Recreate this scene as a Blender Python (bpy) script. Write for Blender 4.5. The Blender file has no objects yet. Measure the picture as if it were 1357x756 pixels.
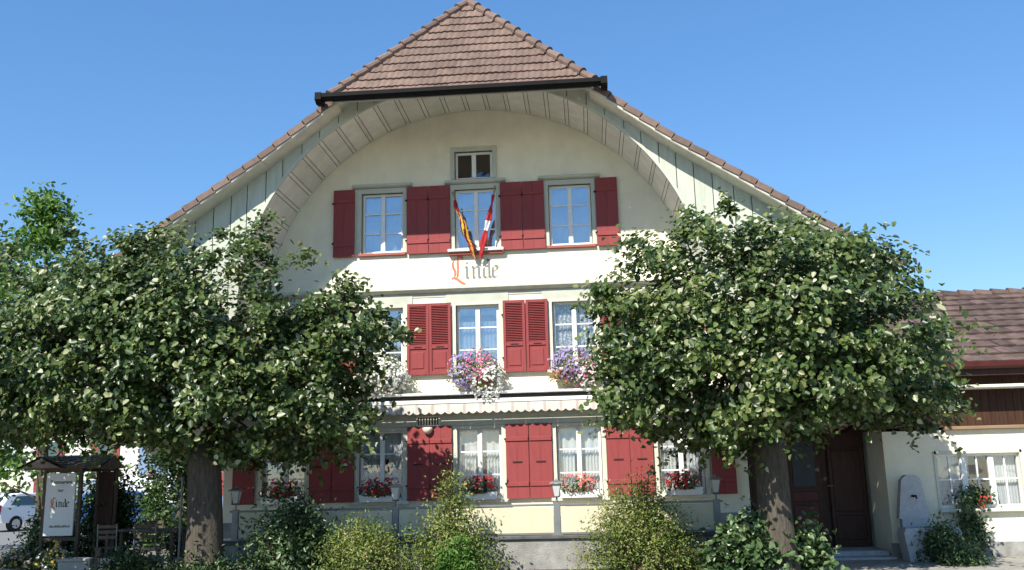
import bpy, math, random
import numpy as np
from mathutils import Matrix, Vector
random.seed(7)
rng = np.random.default_rng(7)
SC = bpy.context.scene
COL = SC.collection
R = math.radians

# ------------------------------------------------------------------ camera
cd = bpy.data.cameras.new('camera'); cam = bpy.data.objects.new('camera', cd); COL.objects.link(cam)
cd.sensor_width = 36; cd.sensor_fit = 'HORIZONTAL'; cd.lens = 1227.7/1357*36; cd.clip_end = 3000
cam.matrix_world = Matrix.Translation((2.12, -18, 1.6)) @ Matrix.Rotation(R(4.504), 4, 'Z') @ Matrix.Rotation(R(90+11.716), 4, 'X') @ Matrix.Rotation(R(-1.398), 4, 'Z')
SC.camera = cam
# ------------------------------------------------------------------ sky, sun, exposure
SUNV = Vector((-.46, -1, .99)).normalized()
elev = math.asin(SUNV.z)
w = bpy.data.worlds.new('World'); SC.world = w; w.use_nodes = True
nt = w.node_tree; bg = nt.nodes['Background']
sky = nt.nodes.new('ShaderNodeTexSky'); sky.sky_type = 'NISHITA'; sky.sun_disc = False
sky.sun_elevation = elev; sky.sun_rotation = math.atan2(SUNV.x, SUNV.y)
sky.air_density = 1.0; sky.dust_density = 0; sky.ozone_density = 5; sky.altitude = 0
gm = nt.nodes.new('ShaderNodeGamma'); gm.inputs[1].default_value = .65
hs = nt.nodes.new('ShaderNodeHueSaturation'); hs.inputs['Saturation'].default_value = 1.42; hs.inputs['Value'].default_value = 1.42; hs.inputs['Hue'].default_value = .506
nt.links.new(sky.outputs[0], gm.inputs[0]); nt.links.new(gm.outputs[0], hs.inputs['Color']); nt.links.new(hs.outputs[0], bg.inputs[0]); bg.inputs[1].default_value = 0.15
sl = bpy.data.lights.new('sun', 'SUN'); sl.energy = 5; sl.angle = R(.5); sl.color = (1, .94, .84)
sun = bpy.data.objects.new('sun', sl); COL.objects.link(sun)
sun.rotation_euler = SUNV.to_track_quat('Z', 'Y').to_euler(); sun.location = (-20, -40, 40)
vs = SC.view_settings; vs.view_transform = 'Standard'; vs.look = 'None'; vs.gamma = 1; vs.exposure = 0.65
SC.render.resolution_x = 1024; SC.render.resolution_y = 570

# ------------------------------------------------------------------ materials
def mat(name, col, rough=.8, var=.12, scale=6, bump=0, bscale=30, tint=0, metal=0, spec=.3, col2=None, stretch=None, big=0, detail=6):
    """principled with noise mottling; tint: amount of per-face variation from face attribute 'tint'"""
    m = bpy.data.materials.new(name); m.use_nodes = True
    n = m.node_tree.nodes; l = m.node_tree.links; b = n['Principled BSDF']
    b.inputs['Roughness'].default_value = rough; b.inputs['Metallic'].default_value = metal
    b.inputs['Specular IOR Level'].default_value = spec
    tc = n.new('ShaderNodeTexCoord'); mp = n.new('ShaderNodeMapping')
    l.new(tc.outputs['Object'], mp.inputs[0])
    if stretch: mp.inputs['Scale'].default_value = stretch
    ns = n.new('ShaderNodeTexNoise'); ns.inputs['Scale'].default_value = scale; ns.inputs['Detail'].default_value = detail
    l.new(mp.outputs[0], ns.inputs[0])
    rp = n.new('ShaderNodeValToRGB')
    c = np.array(col); d = c*(1-var) if col2 is None else np.array(col2); u = np.minimum(c*(1+var), 1)
    rp.color_ramp.elements[0].position = .3; rp.color_ramp.elements[1].position = .7
    rp.color_ramp.elements[0].color = (*d, 1); rp.color_ramp.elements[1].color = (*u, 1)
    l.new(ns.outputs[0], rp.inputs[0]); out = rp.outputs[0]
    def mul(val_socket, lo, hi, out):
        mr = n.new('ShaderNodeMapRange'); mr.inputs[3].default_value = lo; mr.inputs[4].default_value = hi
        l.new(val_socket, mr.inputs[0])
        mx = n.new('ShaderNodeVectorMath'); mx.operation = 'SCALE'
        l.new(out, mx.inputs[0]); l.new(mr.outputs[0], mx.inputs['Scale']); return mx.outputs[0]
    if tint:
        a = n.new('ShaderNodeAttribute'); a.attribute_name = 'tint'
        out = mul(a.outputs['Fac'], 1-tint, 1+tint, out)
    if big:
        n2 = n.new('ShaderNodeTexNoise'); n2.inputs['Scale'].default_value = .9; n2.inputs['Detail'].default_value = 8; n2.inputs['Roughness'].default_value = .65
        mp2 = n.new('ShaderNodeMapping'); mp2.inputs['Scale'].default_value = (1, 1, .35); l.new(tc.outputs['Object'], mp2.inputs[0]); l.new(mp2.outputs[0], n2.inputs[0])
        mrr = n.new('ShaderNodeMapRange'); mrr.inputs[1].default_value = .3; mrr.inputs[2].default_value = .7; l.new(n2.outputs[0], mrr.inputs[0])
        out = mul(mrr.outputs[0], 1-big, 1+big*.4, out)
    l.new(out, b.inputs['Base Color'])
    if bump:
        nb = n.new('ShaderNodeTexNoise'); nb.inputs['Scale'].default_value = bscale; nb.inputs['Detail'].default_value = 4
        l.new(mp.outputs[0], nb.inputs[0]); bp = n.new('ShaderNodeBump'); bp.inputs['Strength'].default_value = bump; bp.inputs['Distance'].default_value = .02
        l.new(nb.outputs[0], bp.inputs['Height']); l.new(bp.outputs[0], b.inputs['Normal'])
    return m

def leafmat(name, stops, trans=.3, rough=.45, spec=.4):
    m = bpy.data.materials.new(name); m.use_nodes = True
    n = m.node_tree.nodes; l = m.node_tree.links; b = n['Principled BSDF']; o = n['Material Output']
    a = n.new('ShaderNodeAttribute'); a.attribute_name = 'tint'
    rp = n.new('ShaderNodeValToRGB'); e = rp.color_ramp.elements
    e[0].position, e[0].color = stops[0][0], (*stops[0][1], 1); e[1].position, e[1].color = stops[-1][0], (*stops[-1][1], 1)
    for p, c in stops[1:-1]:
        k = e.new(p); k.color = (*c, 1)
    l.new(a.outputs['Fac'], rp.inputs[0]); l.new(rp.outputs[0], b.inputs['Base Color'])
    b.inputs['Roughness'].default_value = rough; b.inputs['Specular IOR Level'].default_value = spec
    t = n.new('ShaderNodeBsdfTranslucent'); l.new(rp.outputs[0], t.inputs[0])
    mx = n.new('ShaderNodeMixShader'); mx.inputs[0].default_value = trans
    l.new(b.outputs[0], mx.inputs[1]); l.new(t.outputs[0], mx.inputs[2]); l.new(mx.outputs[0], o.inputs[0])
    return m

def glassmat(name, refl=.3, tintc=(.85, .90, .95), rough=.03):
    m = bpy.data.materials.new(name); m.use_nodes = True
    n = m.node_tree.nodes; l = m.node_tree.links; n.remove(n['Principled BSDF']); o = n['Material Output']
    t = n.new('ShaderNodeBsdfTransparent'); t.inputs[0].default_value = (*tintc, 1)
    g = n.new('ShaderNodeBsdfGlossy'); g.inputs['Roughness'].default_value = rough
    tc = n.new('ShaderNodeTexCoord'); ns = n.new('ShaderNodeTexNoise'); ns.inputs['Scale'].default_value = 1.6
    l.new(tc.outputs['Object'], ns.inputs[0]); bp = n.new('ShaderNodeBump'); bp.inputs['Strength'].default_value = .25; bp.inputs['Distance'].default_value = .05
    l.new(ns.outputs[0], bp.inputs['Height']); l.new(bp.outputs[0], g.inputs['Normal'])
    mx = n.new('ShaderNodeMixShader'); mx.inputs[0].default_value = refl
    l.new(t.outputs[0], mx.inputs[1]); l.new(g.outputs[0], mx.inputs[2]); l.new(mx.outputs[0], o.inputs[0]); return m

def curtainmat(name, col, op=.75, lace=0):
    m = bpy.data.materials.new(name); m.use_nodes = True
    n = m.node_tree.nodes; l = m.node_tree.links; n.remove(n['Principled BSDF']); o = n['Material Output']
    d = n.new('ShaderNodeBsdfDiffuse'); d.inputs[0].default_value = (*col, 1)
    t = n.new('ShaderNodeBsdfTransparent'); mx = n.new('ShaderNodeMixShader'); mx.inputs[0].default_value = op
    if lace:
        tc = n.new('ShaderNodeTexCoord'); v = n.new('ShaderNodeTexVoronoi'); v.inputs['Scale'].default_value = 26
        l.new(tc.outputs['Object'], v.inputs[0]); r = n.new('ShaderNodeMapRange'); r.inputs[1].default_value = .2; r.inputs[2].default_value = .6
        r.inputs[3].default_value = op; r.inputs[4].default_value = op*.35; l.new(v.outputs[0], r.inputs[0]); l.new(r.outputs[0], mx.inputs[0])
    l.new(t.outputs[0], mx.inputs[1]); l.new(d.outputs[0], mx.inputs[2]); l.new(mx.outputs[0], o.inputs[0]); return m

M = dict(
    plaster=mat('plaster', (.80, .75, .585), .9, .05, 3, .3, 60, big=.15),
    band=mat('band_paint', (.50, .51, .42), .85, .08, 4, .1, 40, big=.08),
    trim=mat('stone_trim', (.60, .59, .48), .8, .1, 8, .1, 40, big=.1),
    board=mat('gable_board', (.52, .55, .46), .8, .08, 5, .15, 20, tint=.09, stretch=(3, 3, .4), big=.16),
    soffit=mat('soffit_board', (.76, .74, .66), .8, .08, 5, .1, 20, tint=.08, big=.1),
    verge=mat('verge_soffit', (.66, .63, .53), .8, .1, 5, .1, 20),
    gap=mat('dark_gap', (.03, .028, .025), .9),
    tile=mat('roof_tile', (.168, .115, .092), .8, .15, 9, .3, 50, tint=.17, big=.14),
    tile2=mat('annex_tile', (.12, .082, .068), .75, .25, 7, .3, 50, tint=.28, big=.25),
    gutter=mat('gutter_metal', (.008, .0075, .0075), .7, .2, 5, spec=.12),
    redgut=mat('red_gutter', (.075, .014, .012), .45, .2, 5),
    shutter=mat('shutter_paint', (.265, .058, .058), .6, .08, 4, .12, 25, tint=.07, stretch=(6, 6, .8), big=.10, spec=.15),
    white=mat('white_paint', (.78, .78, .74), .5, .05, 8),
    glass=glassmat('window_glass', .34), glass_low=glassmat('low_window_glass', .13, (.92, .94, .95)),
    glass_dark=glassmat('attic_glass', .12, (.5, .55, .6)),
    lace=curtainmat('lace_curtain', (.86, .86, .85), .85, 1), sheer=curtainmat('sheer_curtain', (.86, .865, .86), .72),
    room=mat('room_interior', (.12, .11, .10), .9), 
    sillred=mat('sill_red', (.33, .10, .08), .7, .1, 8),
    awning=mat('awning_cloth', (.58, .55, .48), .85, .08, 8), stripe=mat('awning_stripe', (.46, .41, .36), .85, .08, 8),
    alu=mat('white_metal', (.75, .75, .73), .35, .03, 4),
    conc=mat('concrete', (.30, .29, .265), .9, .25, 5, .5, 40, big=.35),
    concdark=mat('dark_concrete', (.10, .10, .095), .9, .3, 6, .4, 30),
    steel=mat('grey_steel', (.20, .21, .21), .45, .1, 6, metal=.4),
    panel=mat('cream_panel', (.60, .54, .38), .6, .05, 5, big=.08),
    wood=mat('brown_wood', (.05, .021, .010), .7, .25, 5, .2, 20, tint=.2, stretch=(6, 6, .7)),
    darkwood=mat('dark_wood', (.05, .02, .013), .55, .3, 5, .2, 20, tint=.15, stretch=(6, 6, .7)),
    doorred=mat('door_red', (.085, .015, .014), .5, .15, 5),
    oak=mat('weathered_beam', (.24, .165, .10), .8, .15, 5, .2, 30, stretch=(.6, 5, 5)),
    bark=mat('bark', (.085, .072, .055), .95, .35, 10, 1.0, 26, stretch=(3, 3, .6)),
    twig=mat('twig', (.12, .085, .05), .9, .2, 10),
    bounce_ground=mat('bounce_ground', (.25, .235, .20), .9, .12, 3, .3, 90, big=.1),  # ground tone set pale and warm to bounce sunlight up onto soffit and wall
    road=mat('road_asphalt', (.21, .21, .20), .9, .12, 3, .3, 90, big=.1),
    paving=mat('paving', (.33, .31, .27), .9, .15, 4, .3, 60, big=.15),
    soil=mat('soil', (.06, .045, .03), .95, .4, 8, .8, 20),
    kerb=mat('kerb_stone', (.38, .37, .34), .85, .15, 6, .3, 40),
    granite=mat('grey_stone', (.42, .44, .46), .8, .12, 14, .4, 60, big=.15),
    terracotta=mat('terracotta', (.42, .13, .07), .8, .1, 8), 
    redink=mat('red_lettering', (.66, .17, .11), .7, .12, 12), greyink=mat('grey_lettering', (.20, .21, .20), .7, .12, 12),
    shingle=mat('wood_shingle', (.16, .12, .085), .9, .3, 9, .5, 30, tint=.3), 
    postwood=mat('grey_post', (.11, .085, .065), .8, .25, 6, .2, 30, stretch=(5, 5, .8)),
    signface=mat('sign_face', (.80, .82, .82), .5, .03, 4),
    carwhite=mat('car_white', (.78, .79, .80), .25, .01, 2, spec=.6), carblue=mat('car_blue', (.015, .06, .20), .25, .05, 2, spec=.6),
    cardark=mat('car_dark', (.02, .035, .05), .25, .05, 2, spec=.6),
    carglass=mat('car_glass', (.05, .08, .09), .08, .1, 2, spec=.8), tyre=mat('tyre', (.02, .02, .02), .8), rim=mat('rim', (.4, .4, .42), .3, metal=.8),
    redlight=mat('tail_light', (.45, .02, .015), .3), black=mat('black_plastic', (.02, .02, .02), .5),
    flagred=mat('flag_red', (.42, .03, .035), .75, .06, 9), flagyellow=mat('flag_yellow', (.75, .42, .06), .75, .06, 9), flagblack=mat('flag_black', (.02, .02, .02), .8), flagwhite=mat('flag_white', (.8, .8, .8), .8),
    polewood=mat('flag_pole', (.25, .2, .14), .6),
    lampglass=mat('lamp_glass', (.55, .56, .54), .25, .05, 6), bowlcream=mat('bowl_cream', (.72, .64, .5), .5, .1, 20),
    farwall=mat('far_wall', (.62, .60, .55), .9, .05), bluewall=mat('blue_wall', (.20, .27, .40), .9, .05), farroof=mat('far_roof', (.2, .09, .07), .8, .2, 2),
)
M['linden'] = leafmat('linden_leaf', [(0, (.028, .055, .014)), (.35, (.070, .12, .030)), (.7, (.145, .195, .050)), (.86, (.24, .26, .09)), (.94, (.38, .40, .22)), (1, (.60, .60, .46))], .32, .38, .5)
M['lightleaf'] = leafmat('light_green_leaf', [(0, (.06, .13, .02)), (.6, (.13, .25, .045)), (1, (.25, .40, .10))], .45)
M['shrubleaf'] = leafmat('shrub_leaf', [(0, (.08, .125, .025)), (.5, (.19, .255, .06)), (.88, (.36, .41, .14)), (1, (.42, .36, .18))], .35, .6, .2)
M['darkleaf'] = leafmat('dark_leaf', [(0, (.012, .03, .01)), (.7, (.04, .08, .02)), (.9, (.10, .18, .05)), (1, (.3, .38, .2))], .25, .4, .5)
M['hydrleaf'] = leafmat('broad_leaf', [(0, (.025, .055, .018)), (.6, (.07, .13, .04)), (1, (.24, .32, .16))], .25, .35, .5)
M['limeleaf'] = leafmat('lime_leaf', [(0, (.05, .12, .02)), (1, (.14, .27, .05))], .4, .5, .3)
for nm, c in dict(violet=(.42, .35, .58), pink=(.68, .20, .34), whitefl=(.85, .85, .80), geranium=(.62, .05, .05), salmon=(.8, .25, .2), yellowfl=(.75, .55, .12), roseflower=(.8, .62, .5)).items():
    M[nm] = leafmat(nm+'_petal', [(0, tuple(np.array(c)*.75)), (1, tuple(np.minimum(np.array(c)*1.15, 1)))], .3, .7, .2)

# ------------------------------------------------------------------ helpers
def tag(o, label=None, cat=None, group=None, kind=None):
    if label: o['label'] = label
    if cat: o['category'] = cat
    if group: o['group'] = group
    if kind: o['kind'] = kind
    return o
def thing(name, label, cat, loc=(0, 0, 0), rz=0, group=None):
    o = bpy.data.objects.new(name, None); COL.objects.link(o); o.location = loc; o.rotation_euler = (0, 0, rz)
    o.empty_display_size = .2
    return tag(o, label, cat, group)
def copy_tree(o, parent=None, loc=None, label=None):
    c = o.copy(); COL.objects.link(c); c.parent = parent
    if loc is not None: c.location = loc
    if label: c['label'] = label
    for ch in [k for k in bpy.data.objects if k.parent == o]: copy_tree(ch, c)
    return c

class MB:
    def __init__(s): s.v = []; s.f = []; s.m = []; s.t = []
    def face(s, pts, mi=0, t=.5):
        i = len(s.v); s.v += [tuple(p) for p in pts]; s.f.append(tuple(range(i, i+len(pts)))); s.m.append(mi); s.t.append(t)
    def box(s, x0, x1, y0, y1, z0, z1, mi=0, t=.5, b=0):
        if b:   # chamfered vertical and horizontal front edges: a small inset hull
            return s.cbox(x0, x1, y0, y1, z0, z1, mi, t, b)
        i = len(s.v)
        s.v += [(x, y, z) for z in (z0, z1) for x, y in ((x0, y0), (x1, y0), (x1, y1), (x0, y1))]
        for q in ((3, 2, 1, 0), (4, 5, 6, 7), (0, 1, 5, 4), (1, 2, 6, 5), (2, 3, 7, 6), (3, 0, 4, 7)):
            s.f.append(tuple(i+k for k in q)); s.m.append(mi); s.t.append(t)
    def cbox(s, x0, x1, y0, y1, z0, z1, mi, t, b):
        # chamfer around the front (y0) face
        P = [(x0, y1, z0), (x1, y1, z0), (x1, y1, z1), (x0, y1, z1)]
        Q = [(x0, y0+b, z0), (x1, y0+b, z0), (x1, y0+b, z1), (x0, y0+b, z1)]
        S = [(x0+b, y0, z0+b), (x1-b, y0, z0+b), (x1-b, y0, z1-b), (x0+b, y0, z1-b)]
        i = len(s.v); s.v += P+Q+S
        for k in range(4):
            n = (k+1) % 4
            s.f += [(i+k, i+n, i+4+n, i+4+k), (i+4+k, i+4+n, i+8+n, i+8+k)]; s.m += [mi]*2; s.t += [t]*2
        s.f += [(i+3, i+2, i+1, i), (i+8, i+9, i+10, i+11)]; s.m += [mi]*2; s.t += [t]*2
    def prism(s, poly, y0, y1, mi=0, t=.5, axis='y'):
        """poly of (a,b) extruded; axis y: (x,z)->; axis x: (y,z); axis z: (x,y)"""
        def P(a, b, c): return {'y': (a, c, b), 'x': (c, a, b), 'z': (a, b, c)}[axis]
        n = len(poly); i = len(s.v)
        s.v += [P(a, b, y0) for a, b in poly]+[P(a, b, y1) for a, b in poly]
        s.f += [tuple(range(i, i+n)), tuple(range(i+2*n-1, i+n-1, -1))]
        s.f += [(i+k, i+(k+1) % n, i+n+(k+1) % n, i+n+k) for k in range(n)]
        s.m += [mi]*(n+2); s.t += [t]*(n+2)
    def tube(s, pts, rad, n=8, mi=0, t=.5, cap=True):
        pts = [Vector(p) for p in pts]; rad = rad if isinstance(rad, (list, tuple)) else [rad]*len(pts)
        i0 = len(s.v); up = Vector((0, 0, 1)); a = None
        for k, p in enumerate(pts):
            d = (pts[min(k+1, len(pts)-1)]-pts[max(k-1, 0)]).normalized()
            if a is None: a = d.cross(up) if abs(d.z) < .95 else d.cross(Vector((1, 0, 0)))
            a = (a - d*a.dot(d)).normalized(); b = d.cross(a)
            for j in range(n):
                th = 2*math.pi*j/n; s.v.append(tuple(p+(a*math.cos(th)+b*math.sin(th))*rad[k]))
        for k in range(len(pts)-1):
            for j in range(n):
                s.f.append((i0+k*n+j, i0+k*n+(j+1) % n, i0+(k+1)*n+(j+1) % n, i0+(k+1)*n+j)); s.m.append(mi); s.t.append(t)
        if cap:
            s.f += [tuple(i0+j for j in range(n))[::-1], tuple(i0+(len(pts)-1)*n+j for j in range(n))]; s.m += [mi]*2; s.t += [t]*2
    def lathe(s, prof, n=12, mi=0, c=(0, 0, 0)):
        i0 = len(s.v)
        for r, z in prof:
            for j in range(n):
                th = 2*math.pi*(j+.5)/n; s.v.append((c[0]+r*math.cos(th), c[1]+r*math.sin(th), c[2]+z))
        for k in range(len(prof)-1):
            for j in range(n):
                s.f.append((i0+k*n+j, i0+k*n+(j+1) % n, i0+(k+1)*n+(j+1) % n, i0+(k+1)*n+j)); s.m.append(mi); s.t.append(.5)
        s.f += [tuple(i0+j for j in range(n))[::-1], tuple(i0+(len(prof)-1)*n+j for j in range(n))]; s.m += [mi]*2; s.t += [.5]*2
    def build(s, name, mats, parent=None, loc=None, smooth=False):
        if not isinstance(mats, (list, tuple)): mats = [mats]
        me = bpy.data.meshes.new(name); me.from_pydata(s.v, [], s.f); 
        for m in mats: me.materials.append(m)
        me.polygons.foreach_set('material_index', s.m)
        at = me.attributes.new('tint', 'FLOAT', 'FACE'); at.data.foreach_set('value', s.t)
        if smooth: me.polygons.foreach_set('use_smooth', [True]*len(s.f))
        me.update()
        o = bpy.data.objects.new(name, me); COL.objects.link(o); o.parent = parent
        if loc is not None: o.location = loc
        return o
def struct(o): return tag(o, kind='structure')

def leaf_mesh(name, mats, parent, C, N, size, mi=None, tint=None, aspect=.85, loc=None, droop=.0):
    """C centres (n,3), N normals (n,3), size (n,): a folded six-sided leaf each"""
    n = len(C)
    N = N/np.linalg.norm(N, axis=1, keepdims=True)
    d = rng.normal(size=(n, 3)); d[:, 2] -= droop
    d -= N*(d*N).sum(1, keepdims=True); d /= np.linalg.norm(d, axis=1, keepdims=True)
    s = np.cross(N, d); L = size[:, None]; Wd = L*aspect
    fold = .18*L*N
    P = np.stack([C-d*L*.5, C-d*L*.25+s*Wd*.42+fold, C+d*L*.15+s*Wd*.38+fold, C+d*L*.55, C+d*L*.15-s*Wd*.38+fold, C-d*L*.25-s*Wd*.42+fold], 1).reshape(-1, 3)
    me = bpy.data.meshes.new(name)
    me.vertices.add(6*n); me.vertices.foreach_set('co', P.ravel())
    base = np.arange(n)*6
    F = np.stack([base, base+1, base+2, base+3, base, base+3, base+4, base+5], 1).ravel()
    me.loops.add(8*n); me.loops.foreach_set('vertex_index', F.astype(np.int32))
    me.polygons.add(2*n); me.polygons.foreach_set('loop_start', np.arange(2*n, dtype=np.int32)*4)
    if mi is not None: me.polygons.foreach_set('material_index', np.repeat(mi, 2).astype(np.int32))
    at = me.attributes.new('tint', 'FLOAT', 'FACE'); tint = rng.random(n) if tint is None else tint
    at.data.foreach_set('value', np.repeat(tint, 2).astype(np.float32))
    for m in (mats if isinstance(mats, (list, tuple)) else [mats]): me.materials.append(m)
    me.update(calc_edges=True); me.validate()
    o = bpy.data.objects.new(name, me); COL.objects.link(o); o.parent = parent
    if loc is not None: o.location = loc
    return o

# ------------------------------------------------------------------ ground
g = MB(); g.face([(-400, -200, 0), (400, -200, 0), (400, 700, 0), (-400, 700, 0)]); struct(g.build('ground', M['bounce_ground']))
g = MB(); g.face([(-60, 8, .004), (-10.2, 8, .004), (-9.2, -30, .004), (-60, -30, .004)]); g.face([(-200, 8, .004), (-200, 34, .004), (-5.2, 34, .004), (-5.2, 8, .004)][::-1]); struct(g.build('road', M['road']))
g = MB(); g.box(-9.15, -8.95, -6, 6, 0, .11); struct(g.build('kerb', M['kerb']))
g = MB(); g.box(5.2, 14, -4.2, -.75, 0, .055); struct(g.build('pavement', M['paving']))
g = MB(); g.box(-8.9, 5.1, -5.6, -2.35, 0, .12); struct(g.build('planting_bed', M['soil']))

# ------------------------------------------------------------------ the inn
RAD, ZC = 4.36, 4.71           # arch circle
YB = -1.45                       # plane of the gable boarding
def arc(x): return ZC+math.sqrt(max(RAD*RAD-x*x, 0))
ROOF = [(0, 11.10), (2.45, 8.66), (3.85, 7.60), (5.0, 6.82), (6.8, 5.58), (7.6, 5.05)]
def roofz(x):
    x = abs(x)
    for (a, za), (b, zb) in zip(ROOF, ROOF[1:]):
        if x <= b: return za+(zb-za)*(x-a)/(b-a)
    return ROOF[-1][1]
inn = thing('country_inn', 'large cream inn with dark red shutters, arched gable and brown tiled half-hip roof', 'building')
COLX = [-3.84, -1.92, 0.0, 1.91, 3.83]
W2 = .43
holes = [(x-W2, x+W2, 1.22, 2.54) for x in COLX]+[(x-W2, x+W2, 3.64, 4.97) for x in COLX]+[(x-W2, x+W2, 6.12, 7.37) for x in COLX[1:4]]+[(-.42, .36, 7.60, 8.18)]
def wall_grid(mb, x0, x1, zs0, zs1, y, holes, extra=()):
    xs = sorted({x0, x1}|set(extra)|{h[0] for h in holes}|{h[1] for h in holes}); zs = sorted({zs0, zs1}|{h[2] for h in holes}|{h[3] for h in holes})
    for a, b in zip(xs, xs[1:]):
        for c, d in zip(zs, zs[1:]):
            if any(h[0] < (a+b)/2 < h[1] and h[2] < (c+d)/2 < h[3] for h in holes): continue
            mb.face([(a, y, c), (b, y, c), (b, y, d), (a, y, d)])
    for h in holes:   # reveals
        a, b, c, d = h; k = y+.22
        mb.face([(a, y, c), (a, k, c), (a, k, d), (a, y, d)][::-1]); mb.face([(b, y, c), (b, k, c), (b, k, d), (b, y, d)])
        mb.face([(a, y, d), (b, y, d), (b, k, d), (a, k, d)][::-1]); mb.face([(a, y, c), (b, y, c), (b, k, c), (a, k, c)])
mb = MB()
wall_grid(mb, -5.05, 5.05, 0, 8.2, 0, holes, [q*.15 for q in list(range(-33, -15))+list(range(16, 34))])
# trim the grid above the roof line, add the top field
for k in range(80):
    a, b = -3.4+6.8*k/80, -3.4+6.8*(k+1)/80
    za, zb = min(9.35, roofz(a)-.12), min(9.35, roofz(b)-.12)
    if min(za, zb) > 8.2: mb.face([(a, 0, 8.2), (b, 0, 8.2), (b, 0, zb), (a, 0, za)])
nv = [(x, y, min(z, roofz(x)-.12)) for x, y, z in mb.v]; mb.v = nv
for sx in (-1, 1):
    mb.face([(sx*5.05, 0, 0), (sx*5.05, 14, 0), (sx*5.05, 14, roofz(5.05)-.2), (sx*5.05, 0, roofz(5.05)-.2)])
mb.face([(-5.05, 14, 0), (5.05, 14, 0), (5.05, 14, 6.5), (0, 14, 10.8), (-5.05, 14, 6.5)][::-1])
mb.build('wall', M['plaster'], inn)
# floors that close the rooms behind the windows
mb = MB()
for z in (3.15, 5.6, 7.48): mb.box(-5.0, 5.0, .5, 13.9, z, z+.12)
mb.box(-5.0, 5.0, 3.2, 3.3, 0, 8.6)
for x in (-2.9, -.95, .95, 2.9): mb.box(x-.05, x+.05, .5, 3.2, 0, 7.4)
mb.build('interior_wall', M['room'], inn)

# cornice above first floor, lintel bands
mb = MB(); mb.prism([(-.02, 5.24), (-.10, 5.27), (-.13, 5.30), (-.13, 5.335), (-.02, 5.37)], -5.07, 5.07, axis='x'); mb.build('cornice', M['trim'], inn)
mb = MB()
for x in COLX: mb.box(x-.62, x+.62, -.022, 0.03, 5.02, 5.235)
mb.box(-5.06, 5.06, -.012, .03, 5.155, 5.238)
mb.box(-5.06, 5.06, -.03, .03, 2.60, 2.83)
mb.build('lintel_band', M['band'], inn)
mb = MB(); mb.box(-5.07, 5.07, -.06, .02, 0.58, .86); mb.build('plinth', M['conc'], inn)

# arch soffit of boards running back to the wall
mb = MB(); t0 = math.acos(4.36/RAD); th = 0.0; k = 0
L = math.pi
pos = 0; segs = []
while pos < L:
    wd = .078 if k % 2 == 0 else .019
    segs.append((pos, min(pos+wd, L))); pos += wd; k += 1
def P(t, r, y): return (-r*math.cos(t)+.0, y, ZC+r*math.sin(t))
for a, b in segs:
    if b-a < .004: continue
    tt = random.random(); ga = .0014; n = max(1, int((b-a)/.03)); 
    for j in range(n):
        u0 = a+ga+(b-a-2*ga)*j/n; u1 = a+ga+(b-a-2*ga)*(j+1)/n
        mb.face([P(u0, RAD, YB), P(u1, RAD, YB), P(u1, RAD, -.004), P(u0, RAD, -.004)], 0, tt)
n = 60
for j in range(n):
    u0, u1 = L*j/n, L*(j+1)/n
    mb.face([P(u0, RAD+.03, YB+.012), P(u1, RAD+.03, YB+.012), P(u1, RAD+.03, .0), P(u0, RAD+.03, .0)], 1)
mb.build('arch_soffit', [M['soffit'], M['gap']], inn)
# gable boarding
mb = MB(); x = -7.35; ZL = 4.66
bw = .34
while x < 7.35:
    w_ = bw*(1+random.uniform(-.12, .12)); x1 = min(x+w_, 7.35); tt = random.random(); n = 8
    for j in range(n):
        a = x+.008+(x1-x-.016)*j/n; b = x+.008+(x1-x-.016)*(j+1)/n
        def lo(q): return arc(q) if abs(q) < RAD-.001 else ZL
        za, zb, ta, tb = lo(a), lo(b), roofz(a)-.08, roofz(b)-.08
        if abs(a) < 2.5: ta = min(ta, 9.6); tb = min(tb, 9.6)
        if za < ta and zb < tb:
            mb.face([(a, YB, za), (b, YB, zb), (b, YB, tb), (a, YB, ta)], 0, tt)
            mb.face([(a, YB+.04, za), (b, YB+.04, zb), (b, YB+.04, tb), (a, YB+.04, ta)], 1)
            mb.face([(a, YB, za), (b, YB, zb), (b, YB+.05, zb), (a, YB+.05, za)], 0, tt)
    zt = min(roofz(x1)-.08, 9.6)
    if zt > lo(x1): mb.face([(x1-.012, YB+.03, lo(x1)), (x1+.012, YB+.03, lo(x1)), (x1+.012, YB+.03, zt), (x1-.012, YB+.03, zt)], 1)
    x = x1
# arch edge moulding
for j in range(80):
    u0, u1 = L*j/80, L*(j+1)/80
    mb.face([P(u0, RAD-.012, YB-.02), P(u1, RAD-.012, YB-.02), P(u1, RAD+.045, YB-.02), P(u0, RAD+.045, YB-.02)], 0, .3)
    mb.face([P(u0, RAD-.012, YB-.02), P(u1, RAD-.012, YB-.02), P(u1, RAD-.012, YB+.02), P(u0, RAD-.012, YB+.02)], 0, .3)
mb.build('gable_boarding', [M['board'], mat('board_gap', (.13, .14, .12))], inn)
for sx in (-1, 1):
    mb = MB()
    mb.box(min(sx*4.36, sx*7.8), max(sx*4.36, sx*7.55), YB, .02, 4.60, 4.66); mb.box(min(sx*5.05, sx*7.8), max(sx*5.05, sx*7.55), .02, 14, 4.60, 4.66)
    mb.face([(sx*7.35, YB, 4.66), (sx*7.35, 14, 4.66), (sx*7.35, 14, 4.95), (sx*7.35, YB, 4.95)])
    mb.build('eave_soffit', M['verge'], inn)

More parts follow.
